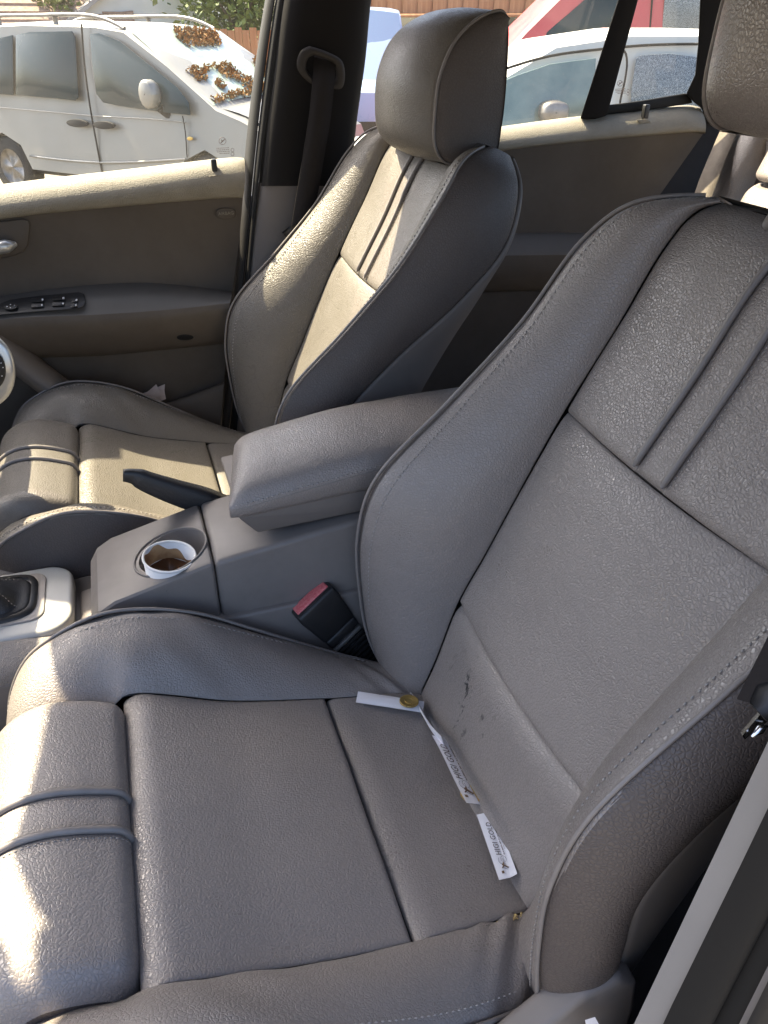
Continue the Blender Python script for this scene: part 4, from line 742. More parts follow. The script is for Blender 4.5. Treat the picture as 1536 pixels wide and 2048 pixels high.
# the printed sachet lying flat in the fold, nearest the door side
p0, p1, p2, p3 = seatpt(954, 1623, .012), seatpt(998, 1755, .012), seatpt(1034, 1762, .013), seatpt(986, 1634, .013)
ctr = (p0+p1+p2+p3)/4; U = (p0+p3)/2-(p1+p2)/2; V = (p0+p1)/2-(p2+p3)/2; L1, W1 = np.linalg.norm(U), np.linalg.norm(V)*1.05
SC = L1/.110
def put(m, name, label, at, L, W, N, pr=True, flip=1):
    o = m.build(name, M['paper']); c = np.mean(np.array(m.v), 0); 
    for v in o.data.vertices: v.co -= Vector(c)
    o.location = tuple(c); tag(o, label, 'sachet', 'paper sachets on the seat')
    if pr:
        k = L/.110; printed(o, (lambda a, b, h: at(a, b, h)-c), .110, W/k, flip)
    return o
m, at, N = sachet('s1', ctr+np.array([0, 0, .0022]), U, V, L1, W1, .001, puff=.0006, bend=lambda a, b: .010*max(0, -b-.15)); put(m, 'sachet', 'white sachet printed with dark lettering lying flat along the seat fold', at, L1, W1, N)
# the second printed sachet, half standing in the fold above the coin
q0, q1 = PX(882, 1478, 0, -.004), PX(955, 1594, 0, -.008); U2 = q0-q1; m, at, N = sachet('s2', (q0+q1)/2+np.array([-.004, 0, -.001]), U2, (-.80, 0, .35), np.linalg.norm(U2)*1.04, .0155, .001, puff=.0005, bend=lambda a, b: .004*math.sin(3*a)); put(m, 'sachet', 'printed white sachet tipped on edge in the seat fold, over a coin', at, np.linalg.norm(U2)*1.04, .0155, N)
# a thin one standing upright in the fold
q0, q1 = PX(812, 1380, 0, -.000), PX(892, 1480, 0, -.004); U3 = q0-q1; m, at, N = sachet('s3', (q0+q1)/2+np.array([-.003, 0, .002]), U3, (-.22, 0, .95), np.linalg.norm(U3)*1.02, .013, .001, puff=.0012, bend=lambda a, b: .003*math.sin(5*a)); put(m, 'sachet', 'unprinted white sachet wedged upright on its thin edge in the seat fold', at, .1, .013, N, False)
# the plain one lying across the cushion
q0, q1, q2, q3 = seatpt(713, 1390, .020), seatpt(715, 1408, .020), seatpt(848, 1431, .012), seatpt(846, 1408, .012); U4 = (q0+q1)/2-(q2+q3)/2; V4 = (q0+q3)/2-(q1+q2)/2; m, at, N = sachet('s4', (q0+q1+q2+q3)/4+np.array([0, 0, .0045]), U4, V4, np.linalg.norm(U4), np.linalg.norm(V4)*1.1, .001, puff=.0014); put(m, 'sachet', 'plain white sachet lying across the cushion with a coin on it', at, .1, .02, N, False)
def coin(px, py, z, tx, ty, label):
    m = MB(); r, t = .0118, .0023; P = lathe([(.0003, 0), (r-.0003, 0), (r, .0003), (r, t-.0003), (r-.0003, t), (r-.0016, t), (r-.0019, t-.0004), (.0003, t-.0004)], 40); m.grid(P); o = m.build('coin', M['brass']); o.location = tuple(seatpt(px, py, z)); o.rotation_euler = (tx, ty, .4); q = MB(); q.tube([(.005*math.cos(a), .005*math.sin(a)*1.2, t-.0004) for a in np.linspace(0, 6.28, 24)], .0004, 5); q.build('relief', M['brass'], o); tag(o, label, 'coin', 'brass coins on the seat'); return o
coin(818, 1404, .0205, R(-4), R(8), 'brass coin resting on the plain white sachet'); coin(942, 1590, .0165, R(0), R(10), 'brass coin half hidden under the tipped printed sachet')
# scrap of paper on the near side of the seat base
P = np.array([[PX(x, y, 1, -.285) for x, y in r] for r in (((1170, 2040), (1190, 2034)), ((1180, 2090), (1215, 2080)))]); o = MB().grid(P+np.array([0, 0, 0])).build('paper_scrap', M['paper']); tag(o, 'white paper scrap stuck down beside the seat base trim', 'paper scrap')
# crumbs caught in the corner of the fold
m = MB(); g = random.Random(4)
for k in range(26):
    x, y = g.gauss(1018, 12), g.gauss(1838, 4); p = seatpt(x, y-(x-1018)*.12, .008); s = g.uniform(.0006, .0018); m.tube([p, p+np.array([s, g.uniform(-s, s), s*.6])], s*.7, 5)
o = m.build('crumbs', MT('crumbs', (.42, .30, .12), .6).vary(200, .5).m); o['kind'] = 'stuff'; tag(o, 'yellowish crumbs caught in the corner of the seat fold', 'crumbs')
# ---------------------------------------------------------------- steering wheel (only its lower spoke shows)
stw = empty('steering_wheel', (-.62, .74, .40)); NRM = Vector((.86, 0, .51)); stw.rotation_euler = NRM.to_track_quat('Z', 'Y').to_euler(); inv = stw.matrix_basis.to_3x3().inverted()
m = MB(); m.tube([(.185*math.cos(a), .185*math.sin(a), 0) for a in np.linspace(0, 2*math.pi, 72)], .0155, 12, caps=False); m.build('rim', M['black_leather'], stw)
MB().grid(lathe([(.001, .03), (.05, .028), (.07, .01), (.072, -.03), (.001, -.04)])).build('hub', M['black'], stw)
tag(stw, 'steering wheel with pale silver lower spoke in front of the worn seat', 'steering wheel')
# silver spoke carrying a black button pad, placed where the photograph shows it
sp = [PX(-60, 640, 1, .66), PX(-10, 668, 1, .655), PX(20, 700, 1, .65), PX(31, 745, 1, .645), PX(22, 785, 1, .65), PX(0, 808, 1, .655), PX(-60, 840, 1, .66)]
spc = cr(sp, 30); cen = PX(-40, 745, 1, .65); wl = stw.matrix_basis.inverted()
def loc_(a): return np.array([list(wl @ Vector(p)) for p in a.reshape(-1, 3)]).reshape(a.shape)
P = np.stack([spc+np.array([-.012, .02, -.004]), spc, cen+(spc-cen)*.86+np.array([.006, -.010, .006]), cen+(spc-cen)*.55+np.array([.008, -.013, .008]), cen+(spc-cen)*.05+np.array([.008, -.013, .008])])
MB().grid(surf(P, 24, 40, 0, 0) if False else loc_(np.stack([cr(P[:, j], 24) for j in range(30)], 1))).build('spoke', M['silver'], stw)
pd = [PX(x, y, 1, .634) for x, y in ell(-12, 742, 24, 36, 24)]; c = np.mean(pd, 0); MB().grid(loc_(np.stack([np.array(pd+pd[:1]), np.array([c+(p-c)*.8+np.array([.002, -.003, .002]) for p in pd+pd[:1]]), np.array([c+np.array([.002, -.003, .002]) for p in pd+pd[:1]])]))).build('button_pad', M['black'], stw)
for x, y in ((2, 726), (6, 735), (-2, 742), (4, 752)): q = np.array([PX(a, b, 1, .6295) for a, b in ell(x, y, 1.3, 1.3, 8)]); mk('button_mark', loc_(q), [tuple(range(8))], M['white_mark'], stw)
# ---------------------------------------------------------------- passenger seat belt tongue hanging by the pillar
bt = empty('seat_belt', (.06, -.285, .40)); bo = -np.array(bt.location)
belt([PX(1700, 1150, 1, -.29), PX(1640, 1270, 1, -.29), PX(1560, 1420, 1, -.29)], .046, 'webbing', M['webbing'], bt, bo, hold=(-.5, -.8, .1))
pl = np.array([PX(x, y, 1, -.283) for x, y in ((1484, 1472), (1490, 1479), (1545, 1436), (1560, 1400), (1530, 1418))]); m = MB(); k = len(pl); m.add(list(pl+bo)+list(pl+bo+np.array([.001, .0025, 0])), [tuple(range(k)), tuple(reversed(range(k, 2*k)))]+[(i, i+k, (i+1) % k+k, (i+1) % k) for i in range(k)]); m.build('metal_tongue', M['chrome'], bt, smooth=False)
m = MB(); m.tube(np.array([PX(1516, 1424, 1, -.288), PX(1540, 1405, 1, -.288), PX(1575, 1380, 1, -.288)])+bo, [.006, .0125, .012], 12); m.build('tongue_grip', M['black'], bt)
m = MB(); m.tube(np.array([PX(1505, 1472, 1, -.285), PX(1520, 1459, 1, -.288), PX(1534, 1452, 1, -.285)])+bo, [.0008, .0026, .0008], 6); m.build('tongue_edge', M['chrome'], bt)
tag(bt, 'seat belt with metal tongue hanging at the open door pillar', 'seat belt', 'seat belts')
# ---------------------------------------------------------------- outside: yard, parked vehicles, fence, houses, trees
t = MT('dusty_ground', (.34, .31, .26), .95); f = t.noise(1.2, 9, .65); t.col(t.ramp(f, [(.3, (.15, .133, .11)), (.7, (.24, .215, .18))])); t.bump(t.noise(40, 6), .6, .02); M['ground'] = t.m
gz = lambda y: -.75-.31*min(max((y-1.5)/8, 0), 1)
Yg = np.r_[-60, -20, -3, 0, 1.5, 3, 5, 7, 9.5, 20, 40, 90]; P = np.array([[(x, y, gz(y)) for x in np.linspace(-80, 80, 12)] for y in Yg]); struct(MB().grid(P).build('ground', M['ground']))
def paint(name, c, rough=.3, metal=.35, dust=.3):
    t = MT(name, c, rough, metal, coat=.3); f = t.noise(3, 8, .65); t.col(t.mix(t.math('MULTIPLY', f, dust), c, (.30, .27, .22))); t.rgh(t.ramp(f, [(.3, rough), (.8, rough+.3)])); return t.m
M['silver_paint'] = paint('silver_paint', (.20, .205, .20), .36, .4, .35); M['white_paint'] = paint('white_paint', (.60, .60, .56), .35, 0, .25); M['red_paint'] = paint('red_paint', (.46, .035, .05), .35, 0, .25); M['sky_tone_paint'] = paint('sky_toned_paint', (.33, .45, .64), .2, 0, .05)  # blue car body: reflected sky is put into its paint colour
M['dark_glass'] = MT('dark_glass', (.015, .03, .036), .05, spec=.25).m
t = MT('dusty_dark_glass', (.10, .13, .15), .15, spec=.7); f = t.noise(160, 4, .7); t.col(t.ramp(f, [(.45, (.05, .07, .085)), (.7, (.42, .46, .48))])); t.rgh(t.ramp(f, [(.4, .12), (.7, .7)])); M['speck_glass'] = t.m
t = MT('dirty_windscreen', (.28, .36, .33), .2, spec=.6); f = t.noise(5, 6); t.col(t.ramp(f, [(.3, (.22, .30, .28)), (.7, (.40, .46, .40))])); M['dirty_screen'] = t.m
t = MT('teal_glass', (.16, .25, .24), .12, spec=.7); f = t.noise(3, 7); t.col(t.ramp(f, [(.3, (.06, .11, .11)), (.7, (.17, .23, .21))])); M['glass_van'] = t.m; M['sky_tone_glass'] = MT('sky_toned_glass', (.24, .33, .46), .10, .3, spec=1).m  # blue car windscreen: reflected sky is put into the base colour
M['tyre'] = MT('tyre', (.02, .02, .02), .85).m; M['rim'] = MT('steel_wheel', (.22, .21, .20), .45, .7).vary(9, .3).m
t = MT('dry_leaves', (.28, .15, .05), .9); t.vary(14, .5); M['leaves'] = t.m
class Car:
    """vehicle in its own frame: x forward from the rear axle, y to its left, z up from the ground; pixel helpers give points on its side plane"""
    def __init__(s, name, loc, head, scale=1.):
        s.r = empty(name, loc, head); s.r.scale = (scale,)*3; s.o = np.array(loc); s.h = head; s.k = scale
        s.f = np.array([math.cos(head), math.sin(head), 0]); s.l = np.array([-math.sin(head), math.cos(head), 0])
    def side(s, px, py, y=-.9):
        p = PXP(px, py, s.o+s.l*y*s.k, s.l)-s.o; return np.array([p@s.f, p@s.l, p[2]])/s.k
    def body(s, prof, hw, mat, tumble=None, name='body', n=9):
        """prof: closed outline (x, z, k) with k = half width factor; lofted across with rounded shoulders"""
        P = []
        for x, z, k in prof: P.append([(x, hw*k*u, z) for u in (-1, -.97, -.8, -.4, 0, .4, .8, .97, 1)])
        P = np.array(P); 
        for j, d in ((0, .0), (1, .012), (2, .035), (3, .05), (4, .055), (5, .05), (6, .035), (7, .012), (8, 0)): P[:, j, 2] += d*(P[:, j, 2] > 1.0)
        m = MB().grid(np.concatenate([P, P[:1]])); nn = len(prof)
        for j in (0, 8): m.f.append(tuple(i*9+j for i in range(nn)))
        o = m.build(name, mat, s.r, bevel=0, auto=30); return o
    def plate(s, name, pts, mat, th=.02, bevel=.006, par=None):
        """outline pts on the vehicle (own frame, roughly flat on a side), given thickness outwards along -y"""
        a = [np.array(p) for p in pts]; k = len(a); b = [p+np.array([0, -th, 0]) for p in a]; m = MB(); m.add(a+b, [tuple(range(k)), tuple(reversed(range(k, 2*k)))]+[(i, i+k, (i+1) % k+k, (i+1) % k) for i in range(k)]); return m.build(name, mat, par or s.r, bevel=bevel, auto=35)
    def wheel(s, x, y, r=.33):
        w_ = empty('wheel', (x, y, r)); w_.parent = s.r; sg = -1 if y < 0 else 1
        pr = [(.6*r, -.1), (.94*r, -.1), (r, -.06), (r, .06), (.94*r, .1), (.64*r, .1)]; P = np.array([[(q*math.cos(a), z, q*math.sin(a)) for a in np.linspace(0, 2*math.pi, 33)] for q, z in pr]); MB().grid(P).build('tyre', M['tyre'], w_)
        pr = [(.64*r, sg*.1), (.60*r, sg*.05), (.3*r, sg*.07), (.01, sg*.08)]; P = np.array([[(q*math.cos(a), z+.012*math.cos(5*a)*(q < .61*r), q*math.sin(a)) for a in np.linspace(0, 2*math.pi, 41)] for q, z in pr]); MB().grid(P).build('rim', M['rim'], w_)
# --- silver people carrier covered in dry leaves
v = Car('parked_van', (-.70, 11.33, -1.065), -.848)
prof = [(-.72, .45, 1), (-.76, .75, 1), (-.72, 1.15, .98), (-.62, 1.70, .86), (-.45, 1.80, .82), (.6, 1.83, .82), (1.7, 1.81, .82), (2.12, 1.765, .82), (2.7, 1.47, .86), (3.35, 1.10, .93), (3.65, 1.02, .93), (4.0, .88, .90), (4.12, .65, .88), (4.08, .36, .9), (3.62, .36, 1), (3.5, .62, 1), (3.2, .74, 1), (2.9, .62, 1), (2.78, .36, 1), (.42, .36, 1), (.3, .62, 1), (0, .74, 1), (-.3, .62, 1), (-.42, .36, 1)]
v.body(prof, .93, M['silver_paint'])
MB().box((-.42, -.82, .30), (3.62, .82, .70)).build('underbody', M['black'], v.r)
sy = lambda z: -.93*float(np.interp(z, [.9, 1.15, 1.7], [1, .985, .87]))-.004
def sp_(px, py):
    q = v.side(px, py, -.90); 
    for _ in range(3): q = v.side(px, py, sy(q[2])-.006)
    return q
def wnd(name, pts, mat, th=.012): return v.plate(name, [sp_(*p) for p in pts], mat, th, .004)
wnd('front_side_window', [(181, 68), (200, 66), (240, 82), (300, 130), (355, 175), (378, 205), (382, 230), (340, 226), (240, 212), (208, 205), (194, 188), (186, 130)], M['dark_glass'])
wnd('rear_side_window', [(33, 70), (60, 64), (145, 62), (152, 75), (158, 195), (152, 201), (60, 192), (33, 190)], M['dark_glass'])
wnd('quarter_window', [(-40, 88), (0, 76), (27, 70), (28, 190), (0, 188), (-40, 186)], M['dark_glass'])
def line(pts, r=.008, mat='rubber', nm='door_gap'): return MB().tube(cr([sp_(*p) for p in pts], 16), r, 5).build(nm, M[mat], v.r)
line([(163, 48), (168, 120), (178, 200), (190, 270), (204, 345)], .010); line([(365, 232), (370, 260), (374, 315)], .006); line([(-40, 212), (80, 222), (190, 232), (300, 238), (372, 245)], .006, 'silver_paint', 'body_crease'); line([(60, 312), (200, 325), (372, 318)], .012, 'silver_paint', 'rub_strip')
for x, y in ((158, 246), (211, 250)): wnd('door_handle', ell(x, y, 21, 8, 16, .08), M['rubber'], .035)
wnd('side_repeater', ell(381, 277, 6, 4, 10), M['brass'], .012)
mp = sp_(312, 187); m = MB(); m.grid(np.array([[(mp[0]+.10*math.cos(a)*s, mp[1]-.16+.16*t, mp[2]+.13*math.sin(a)*s) for a in np.linspace(0, 2*math.pi, 17)] for t, s in ((0, .05), (0, .8), (.1, 1), (.7, 1), (1, .75), (1, .05))])); m.build('door_mirror', M['silver_paint'], v.r); MB().tube([mp+np.array([.05, -.02, -.12]), mp+np.array([.10, .06, -.20])], .05, 8).build('mirror_foot', M['rubber'], v.r)
# windscreen with its leaf litter, roof rails
def scr(a, b, h=.012): return np.array([2.16+(3.30-2.16)*a, b*(.70+.14*a), 1.768+(1.13-1.768)*a+.055*(1-b*b)+h])
P = np.array([[scr(a, b) for b in np.linspace(-1, 1, 14)] for a in np.linspace(0, 1, 12)]); MB().grid(P).build('windscreen', M['dirty_screen'], v.r)
for y in (-.70, .70):
    MB().tube(cr([(-.4, y, 1.83), (-.2, y, 1.90), (.8, y, 1.925), (1.7, y, 1.905), (2.08, y, 1.80)], 30), .020, 8).build('roof_rail', M['rim'], v.r)
    for x in (.1, 1.05): MB().tube([(x, y, 1.80), (x, y, 1.915)], .028, 6).build('rail_foot', M['rim'], v.r)
P = np.array([[(3.30+.62*a, b*(.80-.06*a), 1.115-.18*a*a+.05*(1-b*b)) for b in np.linspace(-1, 1, 12)] for a in np.linspace(0, 1, 8)]); MB().grid(P).build('bonnet', M['silver_paint'], v.r)
v.wheel(0, -.80, .35); v.wheel(3.2, -.80, .35); v.wheel(0, .80, .35); v.wheel(3.2, .80, .35)
tag(v.r, 'silver people carrier with roof rails parked beyond the driver window', 'van', 'parked vehicles')
m = MB(); g = random.Random(11); fw_ = v.f; 
def onscr(a, b, h):
    p = scr(a, b, h); return v.o+v.f*p[0]+v.l*p[1]+np.array([0, 0, p[2]])
n = 0
while n < 2600:
    a, b = g.random(), g.uniform(-1, 1); s = math.sin(7*a+2.2*b)+math.sin(5*b-6*a+1)+.9*math.sin(13*a*b+2)+.5*math.sin(23*a+9*b)
    if (a > .58 and b > -.85 and s > -.55) or (.06 < a < .32 and b > -.35 and s > .35) or (a > .35 and b > .45 and s > .1) or (a > .93 and b > -.95):
        p = onscr(a, b, .02+g.uniform(0, .03)); d1 = np.array([g.gauss(0, 1) for _ in range(3)]); d1 /= np.linalg.norm(d1); d2 = np.cross(d1, (g.random(), g.random(), 1)); d2 /= np.linalg.norm(d2)+1e-6; r = g.uniform(.015, .032); m.add([p-d1*r, p+d2*r*.5, p+d1*r, p-d2*r*.5], [(0, 1, 2, 3)])
        n += 1
o = m.build('leaf_litter', M['leaves'], smooth=False); o['kind'] = 'stuff'; tag(o, 'brown dry leaves heaped on the windscreen of the silver people carrier', 'leaves')
# --- small white van seen through the rear side windows, facing left
def boxvan(name, loc, head, prof, hw, mat, label, glassm, wins, lines=(), mir_=None, wheels=((0, .31), (2.7, .31)), sc_=1., ysc=-.86, hand=()):
    c = Car(name, loc, head, sc_); c.body(prof, hw, mat); ys_ = hw*.98
    def sq(px, py, yv=None):
        q = c.side(px, py, ys_)
        for _ in range(3): q = c.side(px, py, hw*float(np.interp(q[2], [.9, 1.1, 1.7], [1, .985, .88]))+.006)
        return q
    for nm, pts, gm, th in wins:
        P = [sq(*p) for p in pts]; a = [np.array(p)-np.array([0, .006, 0]) for p in P]; k = len(a); b = [p+np.array([0, th, 0]) for p in a]; m = MB(); m.add(a+b, [tuple(range(k)), tuple(reversed(range(k, 2*k)))]+[(i, i+k, (i+1) % k+k, (i+1) % k) for i in range(k)]); m.build(nm, gm, c.r, bevel=.005, auto=35)
    for nm, pts, r, mm in lines: MB().tube(cr([sq(*p) for p in pts], 18), r, 6).build(nm, mm, c.r)
    if mir_:
        mp = sq(*mir_); m = MB(); m.grid(np.array([[(mp[0]+.10*math.cos(a)*s, mp[1]+.16*t_, mp[2]+.075*math.copysign(abs(math.sin(a))**.6, math.sin(a))*s) for a in np.linspace(0, 2*math.pi, 21)] for t_, s in ((0, .05), (0, .8), (.1, 1), (.8, 1), (1, .8), (1, .05))])); m.build('door_mirror', M['rim'], c.r)
    for x, r in wheels:
        for y in (-hw+.1, hw-.1): c.wheel(x, y, r)
    tag(c.r, label, 'van' if 'van' in name else 'car', 'parked vehicles'); return c
def vprof(L0, L1, H, bon, cowl, hdr, zb=.95, wb=2.7):
    return [(-L0, .4, 1), (-L0-.04, .8, 1), (-L0+.02, H-.12, .88), (-L0+.12, H-.03, .85), (.6, H, .84), (hdr-.55, H, .84), (hdr, H-.07, .84), ((hdr+cowl)/2, (H-.07+zb)/2+.03, .90), (cowl, zb, .96), (bon-.1, zb-.13, .93), (bon, .62, .9), (bon-.02, .3, .9), (wb+.36, .3, 1), (wb+.26, .56, 1), (wb, .66, 1), (wb-.26, .56, 1), (wb-.36, .3, 1), (.36, .3, 1), (.26, .56, 1), (0, .66, 1), (-.26, .56, 1), (-.36, .3, 1)]
WV = (4.73, 5.57, -1.02)
wv_ = boxvan('parked_van', WV, R(165), vprof(.72, 3.5, 1.70, 3.45, 2.80, 1.62), .86, M['white_paint'], 'small white van with grey door mirror parked beside the rear door windows', M['dark_glass'],
    [('front_side_window', [(940, 290), (985, 246), (1010, 160), (1035, 150), (1100, 128), (1192, 116), (1188, 200), (1180, 250), (1060, 275)], M['glass_van'], .012), ('rear_side_window', [(1262, 250), (1262, 180), (1272, 118), (1282, 110), (1340, 107), (1392, 114), (1420, 118), (1430, 240)], M['speck_glass'], .012)],
    [('door_gap', [(1238, 97), (1250, 104), (1254, 125), (1250, 160), (1240, 205), (1236, 260)], .008, M['rubber']), ('roof_gutter', [(1010, 138), (1100, 112), (1215, 97), (1300, 90), (1400, 88)], .010, M['rubber'])], mir_=(1102, 222))
# --- red van behind it
RV = (7.07, 8.67, -1.06)
rv_ = boxvan('parked_van', RV, R(163), vprof(.8, 3.6, 2.32, 3.8, 3.05, 1.95, 1.2, 2.9), .92, M['red_paint'], 'tall red van behind the small white van', M['dark_glass'],
    [('front_side_window', [(1010, 128), (1060, 92), (1140, 25), (1180, -10), (1262, -30), (1262, 80), (1200, 95), (1080, 112)], M['dark_glass'], .012), ('rear_side_window', [(1332, -40), (1420, -50), (1480, -50), (1480, 80), (1322, 82)], M['speck_glass'], .012)],
    [('door_gap', [(1306, -30), (1302, 30), (1296, 90)], .010, M['rubber'])], wheels=((0, .33), (2.9, .33)))
# --- car and raked windscreen, sky reflection put into their colour, behind the pillar
q3 = PX(700, 120, 1, 11.2); c3 = Car('parked_car', (q3[0]+.8, q3[1]+2.6, -1.06), R(-107), 1.); c3.body(vprof(.7, 3.3, 2.02, 3.3, 2.75, 2.1, 1.15, 2.5), .84, M['sky_tone_paint'])
P = np.array([[(2.13+.60*a, b*(.68+.1*a), 1.96-.80*a+.05*(1-b*b)+.02) for b in np.linspace(-1, 1, 12)] for a in np.linspace(0, 1, 8)]); MB().grid(P).build('windscreen', M['sky_tone_glass'], c3.r)
P = np.array([[(3.36+.01*b, x, z) for x in np.linspace(-.35, .35, 8)] for b, z in ((0, .62), (0, .74))]); MB().grid(P).build('grille', M['rubber'], c3.r)
for y in (-.6, .6): MB().grid(np.array([[(3.30+.06*math.cos(t_)*.6, y+.14*math.cos(a)*math.sin(t_), .68+.08*math.sin(a)*math.sin(t_)) for a in np.linspace(0, 6.283, 16)] for t_ in np.linspace(.05, 1.5, 6)])).build('headlight', M['chrome'], c3.r)
for x in (0, 2.5):
    for y in (-.74, .74): c3.wheel(x, y, .30)
tag(c3.r, 'vehicle front and windscreen tinted with the pale blue of reflected sky, behind the dark pillar', 'car', 'parked vehicles')
# --- brick-red boundary: timber fence on the left, plank-clad shed wall on the right
t = MT('orange_timber', (.40, .19, .085), .85); f = t.noise(3, 8, .6, mapscale=(6, 6, .6)); t.col(t.ramp(f, [(.3, (.28, .12, .055)), (.7, (.46, .23, .11))])); M['timber'] = t.m
def plank_wall(name, label, a, b, z0, z1, n, cat, mat, post=True):
    a, b = np.array(a, float), np.array(b, float); d = (b-a); L = np.linalg.norm(d); d /= L; r = empty(name, (a[0], a[1], z0), math.atan2(d[1], d[0])); w_ = L/n; g = random.Random(n)
    for k in range(n): h = z1-z0+g.uniform(-.03, .03); o = MB().box((.006, -.012, 0), (w_-.006, .012, h)).build('plank', mat, r, smooth=False); o.location = (k*w_, g.uniform(-.008, .008), 0)
    for z in (.35, (z1-z0)-.35): MB().box((0, .012, z-.04), (L, .06, z+.04)).build('rail', mat, r, smooth=False)
    tag(r, label, cat); return r
plank_wall('timber_fence', 'orange brown timber fence of upright boards behind the silver people carrier', (2.5, 19.0), (8.5, 17.0), -1.06, .75, 40, 'fence', M['timber'])
sh_ = empty('shed', (9, 15, -1.06)); sh_.rotation_euler = (0, 0, R(-28)); g = random.Random(8)
for k in range(34): o = MB().box((0, -.02, 0), (.285, .02, 2.3)).build('plank', M['timber'], sh_, smooth=False); o.location = (-6+k*.30, g.uniform(-.01, .01), 2.05)
MB().box((-6, .02, 0), (4.2, .12, 4.3)).build('wall', M['timber'], sh_); MB().box((-6, -.05, 1.25), (4.2, .02, 2.0)).build('dark_band', M['rubber'], sh_); MB().box((-6, -.08, .75), (4.2, .02, 1.2)).build('plinth', M['plastic_light'], sh_); MB().box((-6, -.12, 2.0), (4.2, .02, 2.06)).build('rail', M['timber'], sh_)
tag(sh_, 'rusty orange plank-clad shed wall with a dark band behind the parked vehicles', 'shed')
# --- houses and trees beyond
M['render'] = MT('pale_render', (.62, .64, .62), .9).vary(2, .05).m; M['render_white'] = MT('white_render', (.75, .74, .68), .9).m
t = MT('roof_tiles', (.30, .20, .15), .9); f = t.noise(8, 6); t.col(t.ramp(f, [(.3, (.22, .14, .10)), (.7, (.40, .28, .21))])); M['tiles'] = t.m; M['slate'] = MT('grey_tiles', (.30, .29, .28), .85).vary(5, .2).m
def house(loc, rz, w_, d_, h, rise, wall, roof, label, wins=()):
    r = empty('house', loc, rz); MB().box((-w_/2, -d_/2, 0), (w_/2, d_/2, h)).build('wall', wall, r, smooth=False)
    m = MB(); m.add([(-w_/2, -d_/2, h), (w_/2, -d_/2, h), (w_/2, d_/2, h), (-w_/2, d_/2, h), (0, -d_/2, h+rise), (0, d_/2, h+rise)], [(0, 1, 4), (2, 3, 5)]); m.build('gable', wall, r, smooth=False)
    for s in (-1, 1):
        m = MB(); e = .35; sl = rise/(w_/2); a = [(s*(w_/2+e), -d_/2-e, h-sl*e), (0, -d_/2-e, h+rise), (0, d_/2+e, h+rise), (s*(w_/2+e), d_/2+e, h-sl*e)]; b = [(x, y, z+.15) for x, y, z in a]; m.add(a+b, [(0, 1, 2, 3), (7, 6, 5, 4)]+[(i, i+4, (i+1) % 4+4, (i+1) % 4) for i in range(4)]); rf = m.build('roof', roof, r, smooth=False)
        for k in range(1, 9):
            f_ = k/9; x = s*(w_/2+e)*(1-f_); z = (h-sl*e)+(h+rise-(h-sl*e))*f_+.16; MB().box((x-.03, -d_/2-e, z-.03), (x+.03, d_/2+e, z+.03)).build('tile_course', roof, rf, smooth=False)
    for (x, z, ww, hh) in wins:
        o = MB().box((x-ww/2, -d_/2-.03, z-hh/2), (x+ww/2, -d_/2+.02, z+hh/2)).build('window', M['dark_glass'], r, smooth=False); MB().box((x-ww/2-.08, -d_/2-.05, z-hh/2-.08), (x+ww/2+.08, -d_/2-.02, z-hh/2)).build('sill', M['render_white'], o, smooth=False)
        MB().box((x-.03, -d_/2-.05, z-hh/2), (x+.03, -d_/2-.02, z+hh/2)).build('mullion', M['render_white'], o, smooth=False)
    tag(r, label, 'house', 'houses beyond the yard'); return r
def hz(px, py, Y): return PX(px, py, 1, Y)
q = hz(247, 40, 36); house((q[0], q[1], -2.2), R(8), 7.4, 8, 2.4, 2.3, M['render'], M['slate'], 'pale green rendered house gable beyond the silver people carrier')
q = hz(60, 40, 30); house((q[0]-1.5, q[1]+5, -2.2), R(88), 7.0, 9, 3.0, 1.9, M['render_white'], M['tiles'], 'house with brown tiled roof at the end of the row')
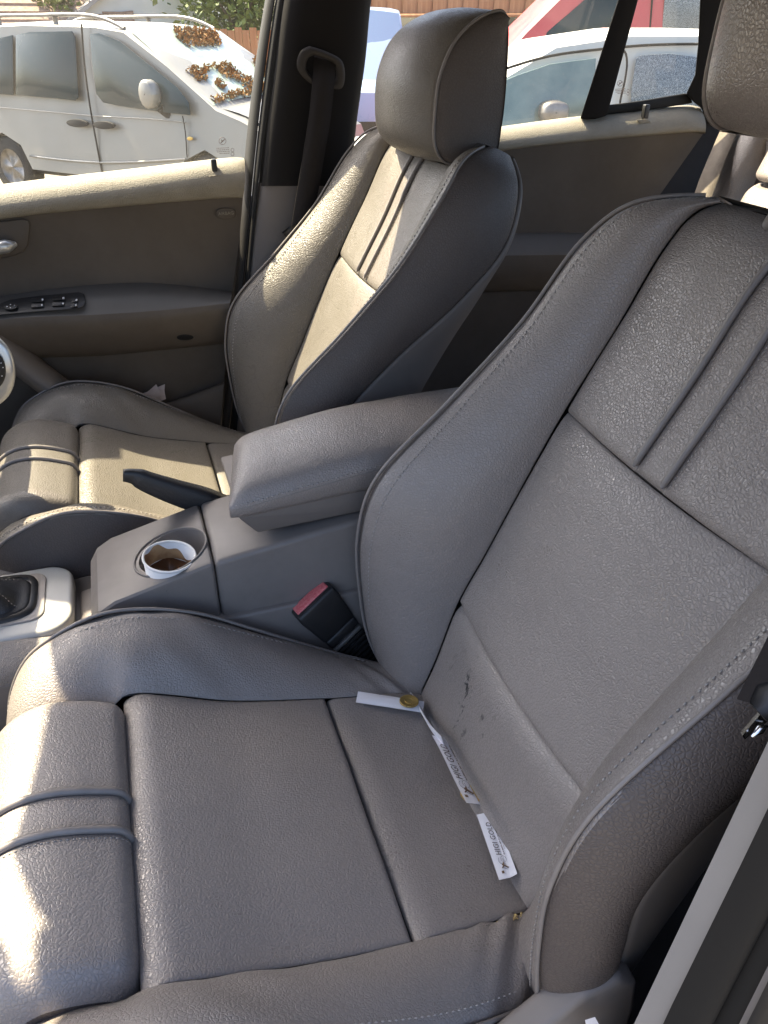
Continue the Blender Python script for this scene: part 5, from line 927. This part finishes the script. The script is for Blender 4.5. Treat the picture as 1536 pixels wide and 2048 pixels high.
q = hz(385, 40, 44); house((q[0], q[1], -2.2), R(4), 3.6, 6, 3.2, 1.5, M['render_white'], M['slate'], 'small white house with two windows between trees', [(-.65, 2.95, .45, .6), (.25, 2.95, .45, .6)])
t = MT('leaf_green', (.09, .14, .03), .7); f = t.noise(4, 5); t.col(t.ramp(f, [(.3, (.05, .09, .02)), (.7, (.17, .22, .05))])); M['leaf'] = t.m; M['bark'] = MT('bark', (.10, .075, .05), .95).vary(6, .3).m
def tree(loc, h, rx, label, seed, n=2600):
    g = random.Random(seed); r = empty('tree', loc); tr = MB(); tr.tube([(0, 0, 0), (.05, .02, h*.3), (.0, .1, h*.6), (.1, 0, h*.85)], [.22, .17, .10, .04], 8)
    for k in range(6): a = g.uniform(0, 6.28); z = h*g.uniform(.35, .6); tr.tube([(0, 0, z), (rx*.35*math.cos(a), rx*.35*math.sin(a), z+h*.12), (rx*.6*math.cos(a), rx*.6*math.sin(a), z+h*.2)], [.08, .05, .02], 6)
    tr.build('trunk', M['bark'], r); m = MB(); cl_ = [(g.gauss(0, rx*.42), g.gauss(0, rx*.42), h*g.uniform(.35, 1.0), g.uniform(.25, .5)*rx) for _ in range(26)]
    for k in range(n):
        c = g.choice(cl_); p = np.array([c[0]+g.gauss(0, c[3]*.55), c[1]+g.gauss(0, c[3]*.55), c[2]+g.gauss(0, c[3]*.5)]); d1 = np.array([g.gauss(0, 1) for _ in range(3)]); d1 /= np.linalg.norm(d1); d2 = np.cross(d1, (g.random(), g.random(), 1)); d2 /= np.linalg.norm(d2)+1e-6; s = g.uniform(.08, .16); m.add([p-d1*s, p+d2*s*.6, p+d1*s, p-d2*s*.6], [(0, 1, 2, 3)])
    m.build('crown', M['leaf'], r, smooth=False); tag(r, label, 'tree', 'trees beyond the yard')
q = hz(120, 40, 33); tree((q[0], q[1], -2.2), 4.2, 1.3, 'bushy green tree between the brown roof and the pale gable', 1)
q = hz(478, 40, 30); tree((q[0], q[1], -2.2), 5.4, 1.6, 'tall green tree behind the timber fence', 2, 3400)
q = hz(330, 40, 60); tree((q[0]+2.5, q[1], -2.2), 6, 2.0, 'dark green tree beside the small white house', 3)
